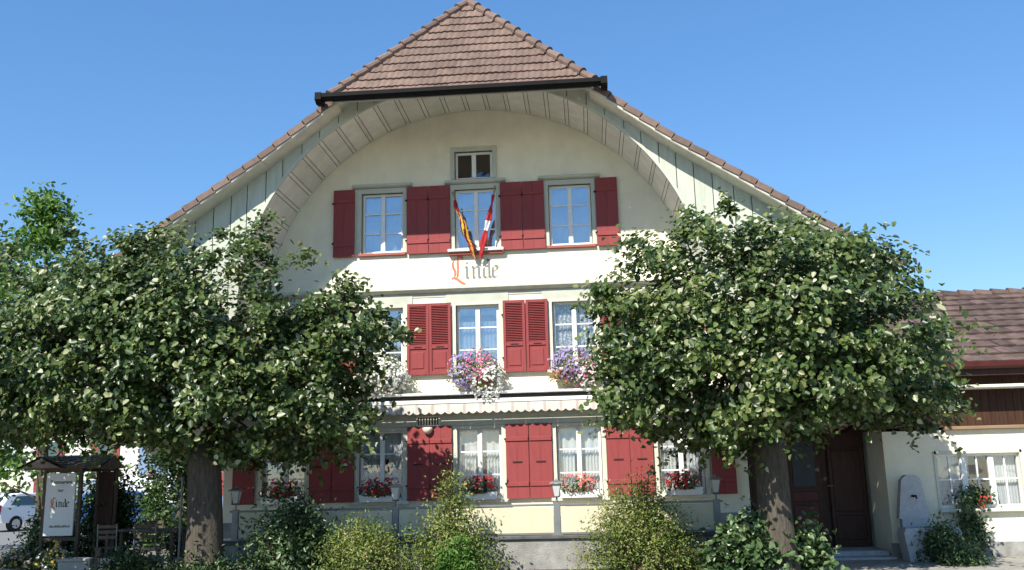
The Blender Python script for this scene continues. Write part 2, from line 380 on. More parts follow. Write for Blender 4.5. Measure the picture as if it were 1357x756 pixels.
# roof
YV = -1.87; YH = -2.10        # front verge, hip eave
def tiled(mb, O, U, V, N, nrow, rh, tw, ur, wave=.016, lip=.035, jit=.006, sub=8, scal=0, waves=1):
    O, U, V, N = map(Vector, (O, U, V, N))
    for r in range(nrow):
        v0, v1 = r*rh, (r+1)*rh+.03; u0, u1 = ur(r*rh+rh*.5)
        off = (tw/2 if r % 2 else 0); k0 = math.floor((u0-off)/tw)
        k = k0
        while off+k*tw < u1:
            a = off+k*tw; tt = random.random(); jz = random.uniform(0, jit); dv = random.uniform(-jit, jit); prev = None
            for j in range(sub+1):
                f = j/sub; u = a+tw*f; uc = min(max(u, u0), u1)
                h = wave*(.5-.5*math.cos(2*math.pi*f*waves))+jz; sv = -scal*math.sin(math.pi*f)+dv
                lo_ = O+U*uc+V*(v0+sv)+N*(lip+h); bo = O+U*uc+V*(v0+sv)+N*(-.005); hi = O+U*uc+V*v1+N*(h*.9)
                if prev and (lo_-prev[0]).length > 1e-5:
                    mb.face([prev[0], lo_, hi, prev[2]], 0, tt); mb.face([prev[1], bo, lo_, prev[0]], 0, tt*.5)
                prev = (lo_, bo, hi)
            k += 1
roof = MB()
for sx in (-1, 1):
    for (a, za), (b, zb) in zip(ROOF, ROOF[1:]):
        fa = -.72+(YH+.72)*min(a/2.45, 1); fb = -.72+(YH+.72)*min(b/2.45, 1)
        if a >= 2.45: fa = fb = YV
        for dz, mi in ((0, 0), (-.085, 1)):
            roof.face([(sx*a, fa, za+dz), (sx*b, fb, zb+dz), (sx*b, 14.8, zb+dz), (sx*a, 14.8, za+dz)], mi)
roof.face([(-2.45, YH, 8.50), (2.45, YH, 8.50), (0, -.72, 10.98)], 1)
ro = roof.build('roof', [M['tile'], M['verge']], inn)
# hip face tiles
apex = Vector((0, -.72, 11.10)) 
V = (apex-Vector((0, YH, 8.62))); hl = V.length; V.normalize(); N = Vector((1, 0, 0)).cross(V).normalized()
mb = MB(); nr = 12; tiled(mb, Vector((0, YH-.03, 8.58)), (1, 0, 0), V, N, nr, hl/nr, .235, lambda v: (-2.45*(1-v/hl)-.02, 2.45*(1-v/hl)+.02), .014, .034, .010, 12, 0, 2)
mb.build('hip_tiles', M['tile'], ro)
# hip caps
for sx in (-1, 1):
    mb = MB(); a = Vector((sx*2.47, YH-.02, 8.62)); b = apex+Vector((0, 0, .02)); n = 12
    for k in range(n):
        p = a.lerp(b, k/n); q = a.lerp(b, (k+1)/n+.012); tt = random.random()
        mb.tube([p+Vector((0, -.01, .045)), p.lerp(q, .15)+Vector((0, 0, .045)), q+Vector((0, 0, .02))], [.092, .088, .066], 10, 0, tt)
    mb.build('hip_cap', M['tile'], ro)
# verge tiles and verge soffit boards down the slopes
for sx in (-1, 1):
    mb = MB(); sp = MB()
    pts = [Vector((sx*x, 0, z)) for x, z in ROOF[1:]]
    for p, q in zip(pts, pts[1:]):
        ln = (q-p).length; n = round(ln/.33); d = (q-p)/ln; nn = Vector((-d.z*sx, 0, d.x*sx)); 
        if nn.z < 0: nn = -nn
        for k in range(n):
            a = p+d*(ln*k/n); b = p+d*(ln*(k+1)/n+.02); tt = random.random(); l0 = .03+random.uniform(-.004, .004); l1 = .06+random.uniform(-.006, .006)
            y0, y1 = YV-.05, YV+.26
            A = [a+nn*l0, b+nn*l1]; B = [a-nn*.08, b-nn*.055]
            vs_ = [Vector((v.x, y, v.z)) for y in (y0, y1) for v in (A[0], A[1], B[1], B[0])]
            i = len(mb.v); mb.v += [tuple(v) for v in vs_]
            for f in ((0, 1, 2, 3), (7, 6, 5, 4), (0, 4, 5, 1), (3, 2, 6, 7), (1, 5, 6, 2), (0, 3, 7, 4)): mb.f.append(tuple(i+w_ for w_ in f)); mb.m.append(0); mb.t.append(tt)
        for y0, y1, t0_, t1_ in ((YV-.01, YB+.0, -.075, -.11), (YV-.02, YV+.02, -.05, -.10)):
            for off in (t0_, t1_): sp.face([(p+nn*off).xz and (p.x+nn.x*off, y0, p.z+nn.z*off), (q.x+nn.x*off, y0, q.z+nn.z*off), (q.x+nn.x*off, y1, q.z+nn.z*off), (p.x+nn.x*off, y1, p.z+nn.z*off)])
            sp.face([(p.x+nn.x*t0_, y0, p.z+nn.z*t0_), (q.x+nn.x*t0_, y0, q.z+nn.z*t0_), (q.x+nn.x*t1_, y0, q.z+nn.z*t1_), (p.x+nn.x*t1_, y0, p.z+nn.z*t1_)])
    mb.build('verge_tiles', M['tile'], ro); sp.build('verge_board', M['verge'], ro)
# gutter on the hip eave: half round trough, box ends
mb = MB()
prof = [(YH-.15, 8.655), (YH-.15, 8.58), (YH-.10, 8.53), (YH-.02, 8.53), (YH+.02, 8.58), (YH+.02, 8.63)]
mb.prism(prof, -2.68, 2.68, axis='x')
for sx in (-1, 1):
    mb.prism([(YH-.16, 8.67), (YH-.17, 8.53), (YH-.06, 8.47), (YH+.12, 8.50), (YH+.14, 8.62)], sx*2.58, sx*2.70, axis='x')
mb.build('gutter', M['gutter'], inn)

# ---- windows
def bars(mb, w, h, y, ncols_edges, nrows, fr=.045, mun=.018, mi=0):
    """double casement: outer frame, centre stile, glazing bars"""
    mb.box(-w/2, w/2, y-.03, y+.03, 0, fr, mi, b=.006); mb.box(-w/2, w/2, y-.03, y+.03, h-fr, h, mi, b=.006)
    for sx in (-1, 1): mb.box(min(sx*w/2, sx*(w/2-fr)), max(sx*w/2, sx*(w/2-fr)), y-.028, y+.03, fr, h-fr, mi, b=.006)
    mb.box(-.045, .045, y-.045, y+.03, fr, h-fr, mi, b=.008)
    for k in range(1, nrows):
        z = h*k/nrows
        for sx in (-1, 1): mb.box(min(sx*.045, sx*(w/2-fr)), max(sx*.045, sx*(w/2-fr)), y-.018, y+.02, z-mun/2-.004, z+mun/2+.004, mi)
def curtain(mb, w, h, y, kind, seed):
    rs = random.Random(seed)
    def strip(xa, xb, z0, z1, amp, n=26, pull=0):
        prev = None
        for j in range(n+1):
            f = j/n; x = xa+(xb-xa)*f; xb_ = x+pull*(1-f if pull > 0 else f) ; yy = y+amp*math.sin(f*n*1.15+rs.random()*.8)
            cur = [(x+pull*(f if xa < xb else 1-f)*0, yy, z1), (xb_, yy+.01, z0)]
            if prev: mb.face([prev[1], cur[1], cur[0], prev[0]])
            prev = cur
    if kind == 'full':
        for sx in (-1, 1):
            a, b = sorted((sx*w/2, sx*.02)); strip(a, b, .02, h*.80, .018)
        strip(-w/2, w/2, h*.9, h, .01)
    elif kind == 'lace':
        for sx in (-1, 1):
            a, b = sorted((sx*w/2, sx*.01)); strip(a, b, .02, h, .014)
    elif kind == 'drape':
        strip(-w/2, w/2, h*.62, h, .015)
        strip(-w/2, -w*.12, .02, h*.68, .02, pull=.0); strip(w*.14, w/2, .02, h*.68, .02, pull=.0)
        prev = None
    elif kind == 'sheer':
        strip(-w/2, w/2, .02, h, .012)
SEED = [0]
def window(cx, z0, z1, w, rows, glass, cur, cmat, style, capped=False, whitesill=False):
    SEED[0] += 1; h = z1-z0; y = .10
    mb = MB(); bars(mb, w-.02, h, y, 2, rows); fo = mb.build('window', M['white'], inn, (cx, 0, z0))
    mb = MB(); mb.box(-w/2+.03, w/2-.03, y+.0, y+.006, .03, h-.03); pn_ = mb.build('pane', glass, fo); pn_.rotation_euler = (random.uniform(-.012, .012), 0, random.uniform(-.012, .012))
    if cur: mb = MB(); curtain(mb, w-.06, h-.05, y+.10, cur, SEED[0]); mb.build('curtain', cmat, fo)
    mb = MB()
    j = .085
    tp = .10 if style == 'top' else .05
    mb.prism([(-w/2-j, -.02), (-w/2, -.02), (-w/2, h), (w/2, h), (w/2, -.02), (w/2+j, -.02), (w/2+j, h+tp), (-w/2-j, h+tp)], -.035, .05)
    if style == 'top':
        if capped: mb.prism([(.02, h+.10), (-.09, h+.13), (-.11, h+.15), (-.11, h+.185), (.02, h+.20)], -w/2-.19, w/2+.19, axis='x')
    mb.build('surround', M['trim'] if style != 'top' else M['band'], fo)
    mb = MB()
    sm = M['sillred'] if style == 'top' else M['trim']
    if whitesill:
        mb.box(-w/2-.13, w/2+.13, -.15, .05, -.075, -.02, 0, b=.006); mb.box(-w/2-.12, w/2+.12, -.10, .0, -.13, -.077, 1)
        mb.build('sill', [M['white'], M['sillred']], fo)
    elif style == 'top': mb.box(-w/2-.06, w/2+.06, -.07, .05, -.075, -.02, b=.006); mb.build('sill', sm, fo)
    else: mb.box(-w/2-.12, w/2+.12, -.11, .05, -.08, -.02, b=.008); mb.build('sill', sm, fo)
    return fo
for i, x in enumerate(COLX[1:4]): window(x, 6.12, 7.37, .86, 3, M['glass'], 'sheer', M['sheer'], 'top', True, i == 1)
window(-.03, 7.60, 8.18, .78, 1, M['glass_dark'], None, None, 'top')
for i, x in enumerate(COLX): window(x, 3.64, 4.97, .86, 3, M['glass'] if i < 3 else M['glass_low'], 'full' if i < 3 else 'lace', M['sheer'] if i < 3 else M['lace'], 'low')
for i, x in enumerate(COLX): window(x, 1.22, 2.54, .86, 3, M['glass_low'], 'drape', M['sheer'], 'low')

# ---- shutters: three patterns
def shutter(kind, w, h):
    mb = MB()
    if kind == 'plank':                # upper floor: vertical boards, two ledges
        n = 2
        for k in range(n): mb.box(-w/2+w*k/n+.0006, -w/2+w*(k+1)/n-.0006, -.085, -.055, 0, h, 0, random.uniform(.3, .7), b=.0018)
        for z in (h*.145, h*.80): mb.box(-w/2+.01, w/2-.01, -.105, -.084, z, z+.075, 0, .6, b=.006)
    elif kind == 'ledge':
        n = 2
        for k in range(n): mb.box(-w/2+w*k/n+.0006, -w/2+w*(k+1)/n-.0006, -.085, -.055, 0, h, 0, random.uniform(.3, .7), b=.0018)
        for z in (h*.16, h*.765): mb.box(-w/2+.005, w/2-.005, -.108, -.084, z, z+.085, 0, .6, b=.008)
        mb.box(-.09, .09, -.10, -.084, h*.48, h*.48+.022, 1)
    else:                              # louvred above, panel below
        st = .055
        for sx in (-1, 1): a, b = sorted((sx*w/2, sx*(w/2-st))); mb.box(a, b, -.10, -.055, 0, h, 0, .5, b=.005)
        for z0, z1 in ((0, .07), (h*.36, h*.36+.075), (h-.06, h)): mb.box(-w/2+st, w/2-st, -.098, -.055, z0, z1, 0, .45, b=.004)
        z = h*.36+.08
        while z < h-.07:
            mb.face([(-w/2+st, -.096, z), (w/2-st, -.096, z), (w/2-st, -.060, z+.028), (-w/2+st, -.060, z+.028)], 0, .35)
            mb.face([(-w/2+st, -.096, z), (w/2-st, -.096, z), (w/2-st, -.092, z-.004), (-w/2+st, -.092, z-.004)], 0, .35); z += .034
        mb.box(-w/2+st, w/2-st, -.062, -.055, h*.36, h-.03, 1)
        mb.box(-w/2+st, w/2-st, -.075, -.055, .07, h*.36, 0, .5); mb.box(-w/2+st+.04, w/2-st-.04, -.09, -.07, .12, h*.36-.06, 0, .5, b=.012)
        mb.box(-.075, .075, -.108, -.094, h*.36+.028, h*.36+.044, 1)
    o = mb.build('shutter', [M['shutter'], M['gap']], inn)
    for z in (h*.2, h*.8): hb = MB(); hb.box(-w/2-.03, -w/2+.02, -.09, -.06, z-.015, z+.015); hb.build('hinge', M['gutter'], o)
    return o
def place(kind, xs, w, z0, z1):
    p = shutter(kind, w, z1-z0)
    for k, x in enumerate(xs):
        o = p if k == 0 else copy_tree(p, inn); o.location = (x, 0, z0); o.rotation_euler.x = 0
        o.rotation_euler.y = random.uniform(-.004, .004)
def pairs(cols, w):
    out = []
    for a, b in zip(cols, cols[1:]):
        m = (a+b)/2; out += [m-w/2-.005, m+w/2+.005]
    return out
place('plank', [-2.70]+pairs(COLX[1:4], .44)+[2.65], .44, 6.05, 7.46)
place('louvre', [-4.62]+pairs(COLX, .435)+[4.60], .435, 3.60, 5.02)
place('ledge', [-4.63]+pairs(COLX, .435)+[4.60], .435, 1.20, 2.60)

# ---- awning in its case along the wall, with its roof ledge
aw = MB(); X0, X1 = -4.3, 4.3
mb = MB(); mb.box(X0-.3, X1+.3, -.30, 0, 3.175, 3.225, b=.01); mb.build('ledge', M['alu'], inn)
mb = MB(); mb.box(X0, X1, -.34, -.05, 3.00, 3.085, b=.015)
mb.box(X0, X1, -.22, -.02, 3.09, 3.15, 1)
acase = mb.build('awning_case', [M['alu'], M['gap']], inn)
mb = MB(); n = 56; wv = (X1-X0)/n
for k in range(n):
    a = X0+wv*k; prev = None
    for j in range(9):
        f = j/8; x = a+wv*f; z = 2.855-.045*math.sin(math.pi*f); y = -.335+.01*math.sin(k*1.7+f*3)
        mi = 1 if (k % 2 == 0 and .35 < f <= .65) else 0
        if prev: mb.face([(prev[0], prev[1]-.012, prev[2]), (x, y-.012, z), (x, -.335, 3.0), (prev[0], -.335, 3.0)], mi)
        prev = (x, y, z)
mb.build('awning_valance', [M['awning'], M['stripe']], inn)
# small framed grille and half-round cream bowl under the awning
mb = MB()
mb.box(-1.22, -.76, -.075, -.03, 2.60, 2.625); mb.box(-1.22, -.76, -.075, -.03, 2.775, 2.80)
for x in (-1.22, -.785): mb.box(x, x+.025, -.075, -.03, 2.625, 2.775)
for k in range(7): mb.box(-1.17+k*.055, -1.145+k*.055, -.06, -.035, 2.63, 2.77)
mb.box(-1.2, -.78, -.034, -.031, 2.62, 2.78, 1)
mb.build('vent_grille', [M['trim'], M['gap']], inn)
mb = MB(); mb.lathe([(.02, 0), (.06, .02), (.09, .07), (.10, .12), (.08, .13)], 16, 0, (-.99, -.12, 2.45)); mb.build('cream_bowl', M['bowlcream'], inn, smooth=True)

# ---- lettering, broad-nib strokes on the plaster
def strokes(mb, paths, ox, oz, s, y, nib=.2, ang=38, mi=0, th=.006):
    v = (math.cos(R(ang))*nib*s/2, math.sin(R(ang))*nib*s/2)
    for pth in paths:
        pth = [(ox+a*s, oz+b*s) for a, b in pth]
        for p, q in zip(pth, pth[1:]):
            quad = [(p[0]-v[0], p[1]-v[1]), (p[0]+v[0], p[1]+v[1]), (q[0]+v[0], q[1]+v[1]), (q[0]-v[0], q[1]-v[1])]
            mb.face([(a, y, b) for a, b in quad], mi); 
            for k in range(4):
                a, b = quad[k], quad[(k+1) % 4]; mb.face([(a[0], y, a[1]), (b[0], y, b[1]), (b[0], y+th, b[1]), (a[0], y+th, a[1])], mi)
            y -= .00012
    return mb
GL = {
 'i': [[(-.1, .98), (0, .86), (0, .14), (.12, .02)], [(-.02, 1.28), (.04, 1.22)]],
 'n': [[(-.1, .98), (0, .86), (0, .14), (.1, .02)], [(.05, .74), (.28, .99)], [(.25, .98), (.42, .84), (.42, .14), (.54, .02)]],
 'd': [[(.42, .88), (.2, .99), (0, .80), (0, .16), (.16, .02), (.42, .18)], [(.26, 1.50), (.40, 1.36), (.42, .14), (.54, .02)]],
 'e': [[(0, .80), (0, .18), (.16, .02), (.40, .16)], [(.02, .86), (.2, .99), (.38, .84), (.34, .66), (.04, .50)]],
}
LL = [[(.82, 1.66), (.66, 1.80), (.40, 1.84), (.14, 1.62), (.02, 1.30), (.06, .98), (.22, .66), (.20, .34), (.02, .08)],
      [(-.06, .16), (.10, .20), (.38, .06), (.62, -.16), (.95, -.34)], [(.46, 1.80), (.40, 1.4), (.44, .9), (.40, .3), (.28, .12)]]
def linde(name, parent, ox, oz, s, y, inks):
    mb = MB(); strokes(mb, LL, ox, oz, s*1.0, y, .19, 38, 0)
    for ch, dx in (('i', 1.12), ('n', 1.62), ('d', 2.42), ('e', 3.10)): strokes(mb, GL[ch], ox+dx*s, oz+.06*s, s, y, .19, 38, 1)
    return mb.build(name, inks, parent)
linde('lettering', inn, -.49, 5.49, .262, -.008, [M['redink'], M['greyink']])

# ---- two furled flags crossing below the middle window
def flag(name, label, base, tip, cols, off):
    t = thing(name, label, 'flag', base); d = Vector(tip)-Vector(base); L_ = d.length; d.normalize()
    mb = MB(); mb.tube([(0, 0, 0), d*L_], .014, 8); mb.lathe([(.0, 0), (.03, .02), (.03, .05), (0, .08)], 8, 0, tuple(d*L_)); mb.build('pole', M['polewood'], t)
    mb = MB(); n = 26; side = d.cross(Vector((0, 1, 0))).normalized(); back = d.cross(side)
    rs = random.Random(len(label)); rings = []
    for k in range(n+1):
        f = k/n; p = d*(L_*(.93-.88*f)); sag = .05*math.sin(f*3)+.02*math.sin(f*13+off); r = .017+.028*math.sin(min(f*1.6, 1)*math.pi*.5)+.012*math.sin(f*17+off)
        if f > .93: r *= .7
        ring = []
        for j in range(14):
            th = 2*math.pi*j/14; rr = r*(1+.42*math.sin(3*th+f*7+off)+.12*math.sin(7*th+f*19)); ring.append(tuple(p+side*(math.cos(th)*rr+sag*.4)+back*math.sin(th)*rr*.8+Vector((0, 0, -sag))))
        rings.append(ring)
    for k in range(n):
        for j in range(14):
            c = cols(k/n, j/14); mb.face([rings[k][j], rings[k][(j+1) % 14], rings[k+1][(j+1) % 14], rings[k+1][j]], c)
    mb.face(rings[-1], 0); mb.face(rings[0][::-1], 0)
    mb.build('cloth', [M['flagred'], M['flagyellow'], M['flagblack'], M['flagwhite']], t, smooth=False)
def bern(f, j):
    s = (j*3+f*2.3) % 1
    return 2 if s > .74 else (1 if (.25 < s < .62 and f > .15) else 0)
def swiss(f, j): return 3 if (.38 < f < .52 and (j < .6)) else 0
flag('furled_flag', 'furled red, yellow and black flag leaning left over the middle top window', (.03, -.10, 5.86), (-.38, -.55, 7.10), bern, .4)
flag('furled_flag', 'furled red and white flag leaning right over the middle top window', (.09, -.10, 5.86), (.45, -.50, 7.20), swiss, 1.9)

# ---- wooden entrance wall between inn and annex
mb = MB(); x = 5.06
while x < 7.34:
    if not (5.86 < x < 6.45) and not (6.62 < x < 7.3): mb.box(x+.003, min(x+.14, 7.35)-.003, .48, .56, .15, 4.6, 0, random.random())
    else: mb.box(x+.003, min(x+.14, 7.35)-.003, .48, .56, 2.35, 4.6, 0, random.random())
    x += .14
mb.box(5.06, 7.35, .57, .60, .0, 4.6, 1)
mb.build('entrance_boarding', [M['darkwood'], M['gap']], inn)
mb = MB(); 
mb.box(5.84, 6.47, .40, .46, .17, 2.33); mb.box(5.92, 6.39, .385, .40, .3, .95, 1, b=.01); mb.box(5.92, 6.39, .385, .40, 1.02, 1.2, 1, b=.01)
d1 = mb.build('door', [M['darkwood'], M['doorred']], inn); mb = MB(); mb.box(5.95, 6.36, .38, .398, 1.3, 2.15); mb.build('pane', mat('door_glass', (.035, .045, .055), .5), d1)
mb = MB(); mb.box(6.62, 7.28, .40, .46, .17, 2.33); mb.box(6.68, 7.22, .385, .40, .30, .75, b=.012); mb.box(6.68, 7.22, .385, .40, .82, 1.95, b=.012); mb.box(6.68, 7.22, .37, .39, 1.97, 2.0, 1)
d2 = mb.build('door', [M['darkwood'], M['wood']], inn); mb = MB(); mb.tube([(6.66, .37, 1.3), (6.66, .33, 1.3), (6.56, .33, 1.3)], .013, 6); mb.build('handle', M['rim'], d2)
mb = MB(); mb.box(5.5, 7.33, -.5, .5, 0, .17, b=.02); mb.box(5.5, 7.33, -.9, -.5, 0, .09, b=.02); tag(mb.build('door_step', M['granite']), 'low grey stone steps in front of the dark wooden entrance doors', 'steps')

# ------------------------------------------------------------------ annex
an = thing('annex_building', 'low cream annex with brown boarding, red gutter and brown tiled roof', 'building')
AX0, AX1, AY = 7.37, 14.5, -.6
mb = MB(); hs = [(8.27, 9.70, .88, 1.82)]
wall_grid(mb, AX0, AX1, -.05, 2.24, AY, hs)
mb.face([(AX0, AY, -.05), (AX0, 6.6, -.05), (AX0, 6.6, 3.4), (AX0, AY, 3.4)]); mb.face([(AX1, AY, -.05), (AX1, 6.6, -.05), (AX1, 6.6, 3.4), (AX1, AY, 3.4)])
mb.face([(AX0, 6.6, -.05), (AX1, 6.6, -.05), (AX1, 6.6, 3.4), (AX0, 6.6, 3.4)])
mb.build('wall', M['plaster'], an)
mb = MB(); mb.box(AX0-.02, AX1, AY-.035, AY+.01, -.05, .30, b=.01); mb.build('plinth', M['conc'], an)
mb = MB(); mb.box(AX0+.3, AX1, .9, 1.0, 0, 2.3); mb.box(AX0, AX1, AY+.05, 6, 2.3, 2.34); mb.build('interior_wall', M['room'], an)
mb = MB(); x = 6.9
while x < AX1:
    mb.box(x+.003, x+.137, AY-.05, AY-.01, 2.29, 3.22, 0, random.random()); x += .14
mb.box(6.9, AX1, AY-.012, AY-.004, 2.29, 3.2, 1); mb.box(6.9, AX1, AY-.008, 0.5, 2.285, 2.33, 0)
mb.build('boarding', [M['wood'], M['gap']], an)
mb = MB(); mb.box(8.45, AX1, AY-.10, AY, 2.235, 2.30, b=.01); mb.build('trim_board', M['oak'], an)
mb = MB(); mb.box(8.5, AX1, -1.06, -.86, 2.93, 3.00, b=.02); mb.build('awning_case', M['trim'], an)
mb = MB(); mb.box(6.85, AX1, -1.02, AY-.04, 3.18, 3.215); mb.box(6.85, AX1, -1.05, -1.02, 3.16, 3.34); mb.build('eave_board', M['darkwood'], an)
mb = MB(); mb.prism([(-1.20, 3.39), (-1.19, 3.31), (-1.14, 3.27), (-1.08, 3.27), (-1.055, 3.31), (-1.055, 3.38)], 6.8, AX1, axis='x'); mb.build('gutter', M['redgut'], an)
rv = Vector((0, 4.1, 1.93)); rl = rv.length; rv.normalize(); rn = Vector((1, 0, 0)).cross(rv)
mb = MB(); nr = 11; tiled(mb, (7.0, -1.12, 3.37), (1, 0, 0), rv, rn, nr, rl/nr, .30, lambda v: (-.1, 7.6), .014, .04, .012, 6, .02, 1)
rr = Vector((0, 1, 0))
mb.face([(6.9, -1.1, 3.34), (14.6, -1.1, 3.34), (14.6, 2.98, 5.27), (6.9, 2.98, 5.27)]); mb.face([(6.9, 2.98, 5.29), (14.6, 2.98, 5.29), (14.6, 7, 3.4), (6.9, 7, 3.4)])
for sx in (6.95, 14.5): mb.face([(sx, -1.0, 3.34), (sx, 6.9, 3.4), (sx, 2.98, 5.25)])
ar = mb.build('roof', M['tile2'], an)
mb = MB()
for k in range(22): mb.tube([(6.9+k*.35, 2.98, 5.33), (7.28+k*.35, 2.98, 5.30)], [.12, .10], 10, 0, random.random())
mb.build('ridge_tiles', M['tile2'], ar)
# triple window
mb = MB(); w_ = 1.43; h_ = .94; y = .10
mb.box(0, w_, y-.03, y+.03, 0, .045, b=.005); mb.box(0, w_, y-.03, y+.03, h_-.045, h_, b=.005)
for k in range(4): xx = w_*k/3; e = .05 if k in (1, 2) else .03; mb.box(max(xx-e, 0), min(xx+e, w_), y-.04, y+.03, .045, h_-.045, b=.006)
for k in range(3):
    xx = w_*(k+.5)/3; mb.box(xx-.012, xx+.012, y-.02, y+.02, .045, h_-.045); mb.box(w_*k/3+.04, w_*(k+1)/3-.04, y-.018, y+.02, h_*.52-.012, h_*.52+.012)
wo = mb.build('window', M['white'], an, (8.27, AY, .88)); mb = MB(); mb.box(.02, w_-.02, y, y+.006, .02, h_-.02); mb.build('pane', M['glass_low'], wo)
mb = MB()
def cur2(xa, xb, pull):
    prev = None
    for j in range(17):
        f = j/16; x = xa+(xb-xa)*f; c = [(x, .2+.012*math.sin(j*1.9), h_-.04), (xa+(xb-xa)*f*pull if pull > 0 else xb+(xa-xb)*(1-f)*-pull, .2+.012*math.sin(j*1.9), .04)]
        if prev: mb.face([prev[1], c[1], c[0], prev[0]])
        prev = c
cur2(.03, .46, .9); cur2(.97, 1.2, -.5); cur2(1.17, 1.41, -.95); cur2(.5, .62, .4)
mb.build('curtain', M['sheer'], wo)
mb = MB(); mb.box(-.06, w_+.16, -.12, .06, -.075, -.015, b=.01); mb.build('sill', M['trim'], wo)
mb = MB(); mb.box(-.04, w_+.04, -.02, .02, h_, h_+.05); mb.box(-.05, 0, -.02, .02, 0, h_+.05); mb.box(w_, w_+.05, -.02, .02, 0, h_+.05); mb.build('surround', M['trim'], wo)

# ------------------------------------------------------------------ terrace wall, railing, lamps
te = thing('terrace', 'raised concrete terrace with a stained front wall below the inn windows', 'terrace')
mb = MB(); mb.box(-4.3, 5.0, -2.22, -2.02, 0, .585); mb.build('front_wall', M['conc'], te)
mb = MB(); mb.box(-4.33, 5.03, -2.27, -1.95, .588, .645, b=.01); mb.build('coping', M['concdark'], te)
mb = MB(); mb.box(-4.3, 5.0, -2.02, -.07, .0, .58); mb.build('floor', M['paving'], te)
LX = [-3.98, -1.20, 1.53, 4.16]
ra = thing('terrace_railing', 'low grey steel railing with cream infill panels on the terrace wall', 'railing', (0, -2.1, .645))
for k, x in enumerate(LX):
    mb = MB(); mb.box(x-.055, x+.055, -.03, .03, 0, .52, b=.006); mb.box(x-.09, x+.09, -.05, .05, 0, .015); mb.build('post', M['steel'], ra)
for a, b in zip(LX, LX[1:]):
    mb = MB(); mb.box(a+.06, b-.06, -.012, .012, .035, .455, b=.004); mb.build('panel', M['panel'], ra)
mb = MB(); mb.box(LX[0]-.1, LX[-1]+.1, -.028, .028, .47, .505, b=.006); mb.box(LX[0], LX[-1], -.016, .016, .012, .034); mb.build('rail', M['steel'], ra)
def lantern(x, label, first=[None]):
    if first[0] is None:
        t = thing('terrace_lamp', label, 'lamp', (x, -2.1, 1.166), group='lanterns along the terrace railing')
        mb = MB(); mb.tube([(0, 0, 0), (0, 0, .09)], .016, 8); mb.lathe([(.05, .085), (.065, .10), (.05, .11)], 8); mb.build('stem', M['steel'], t)
        mb = MB(); mb.lathe([(.055, .11), (.10, .30), (.10, .31)], 4); mb.build('glass', M['lampglass'], t)
        mb = MB()
        for j in range(4):
            th_ = math.pi/4+j*math.pi/2; c, s_ = math.cos(th_), math.sin(th_); mb.tube([(c*.056, s_*.056, .11), (c*.103, s_*.103, .315)], .006, 5)
        mb.lathe([(.155, .315), (.15, .33), (.08, .355), (.02, .37), (.015, .395)], 4); mb.build('cap', M['steel'], t); first[0] = t
    else: copy_tree(first[0], None, (x, -2.1, 1.166), label)
lantern(LX[2], 'sunlit lantern on the railing post between the two sunny ground floor windows')
lantern(LX[0], 'lantern in tree shade at the far left end of the railing')
lantern(LX[1], 'lantern on the railing post beside the yellow-green peaked shrub')
lantern(LX[3], 'lantern at the right end of the railing near the right-hand tree')

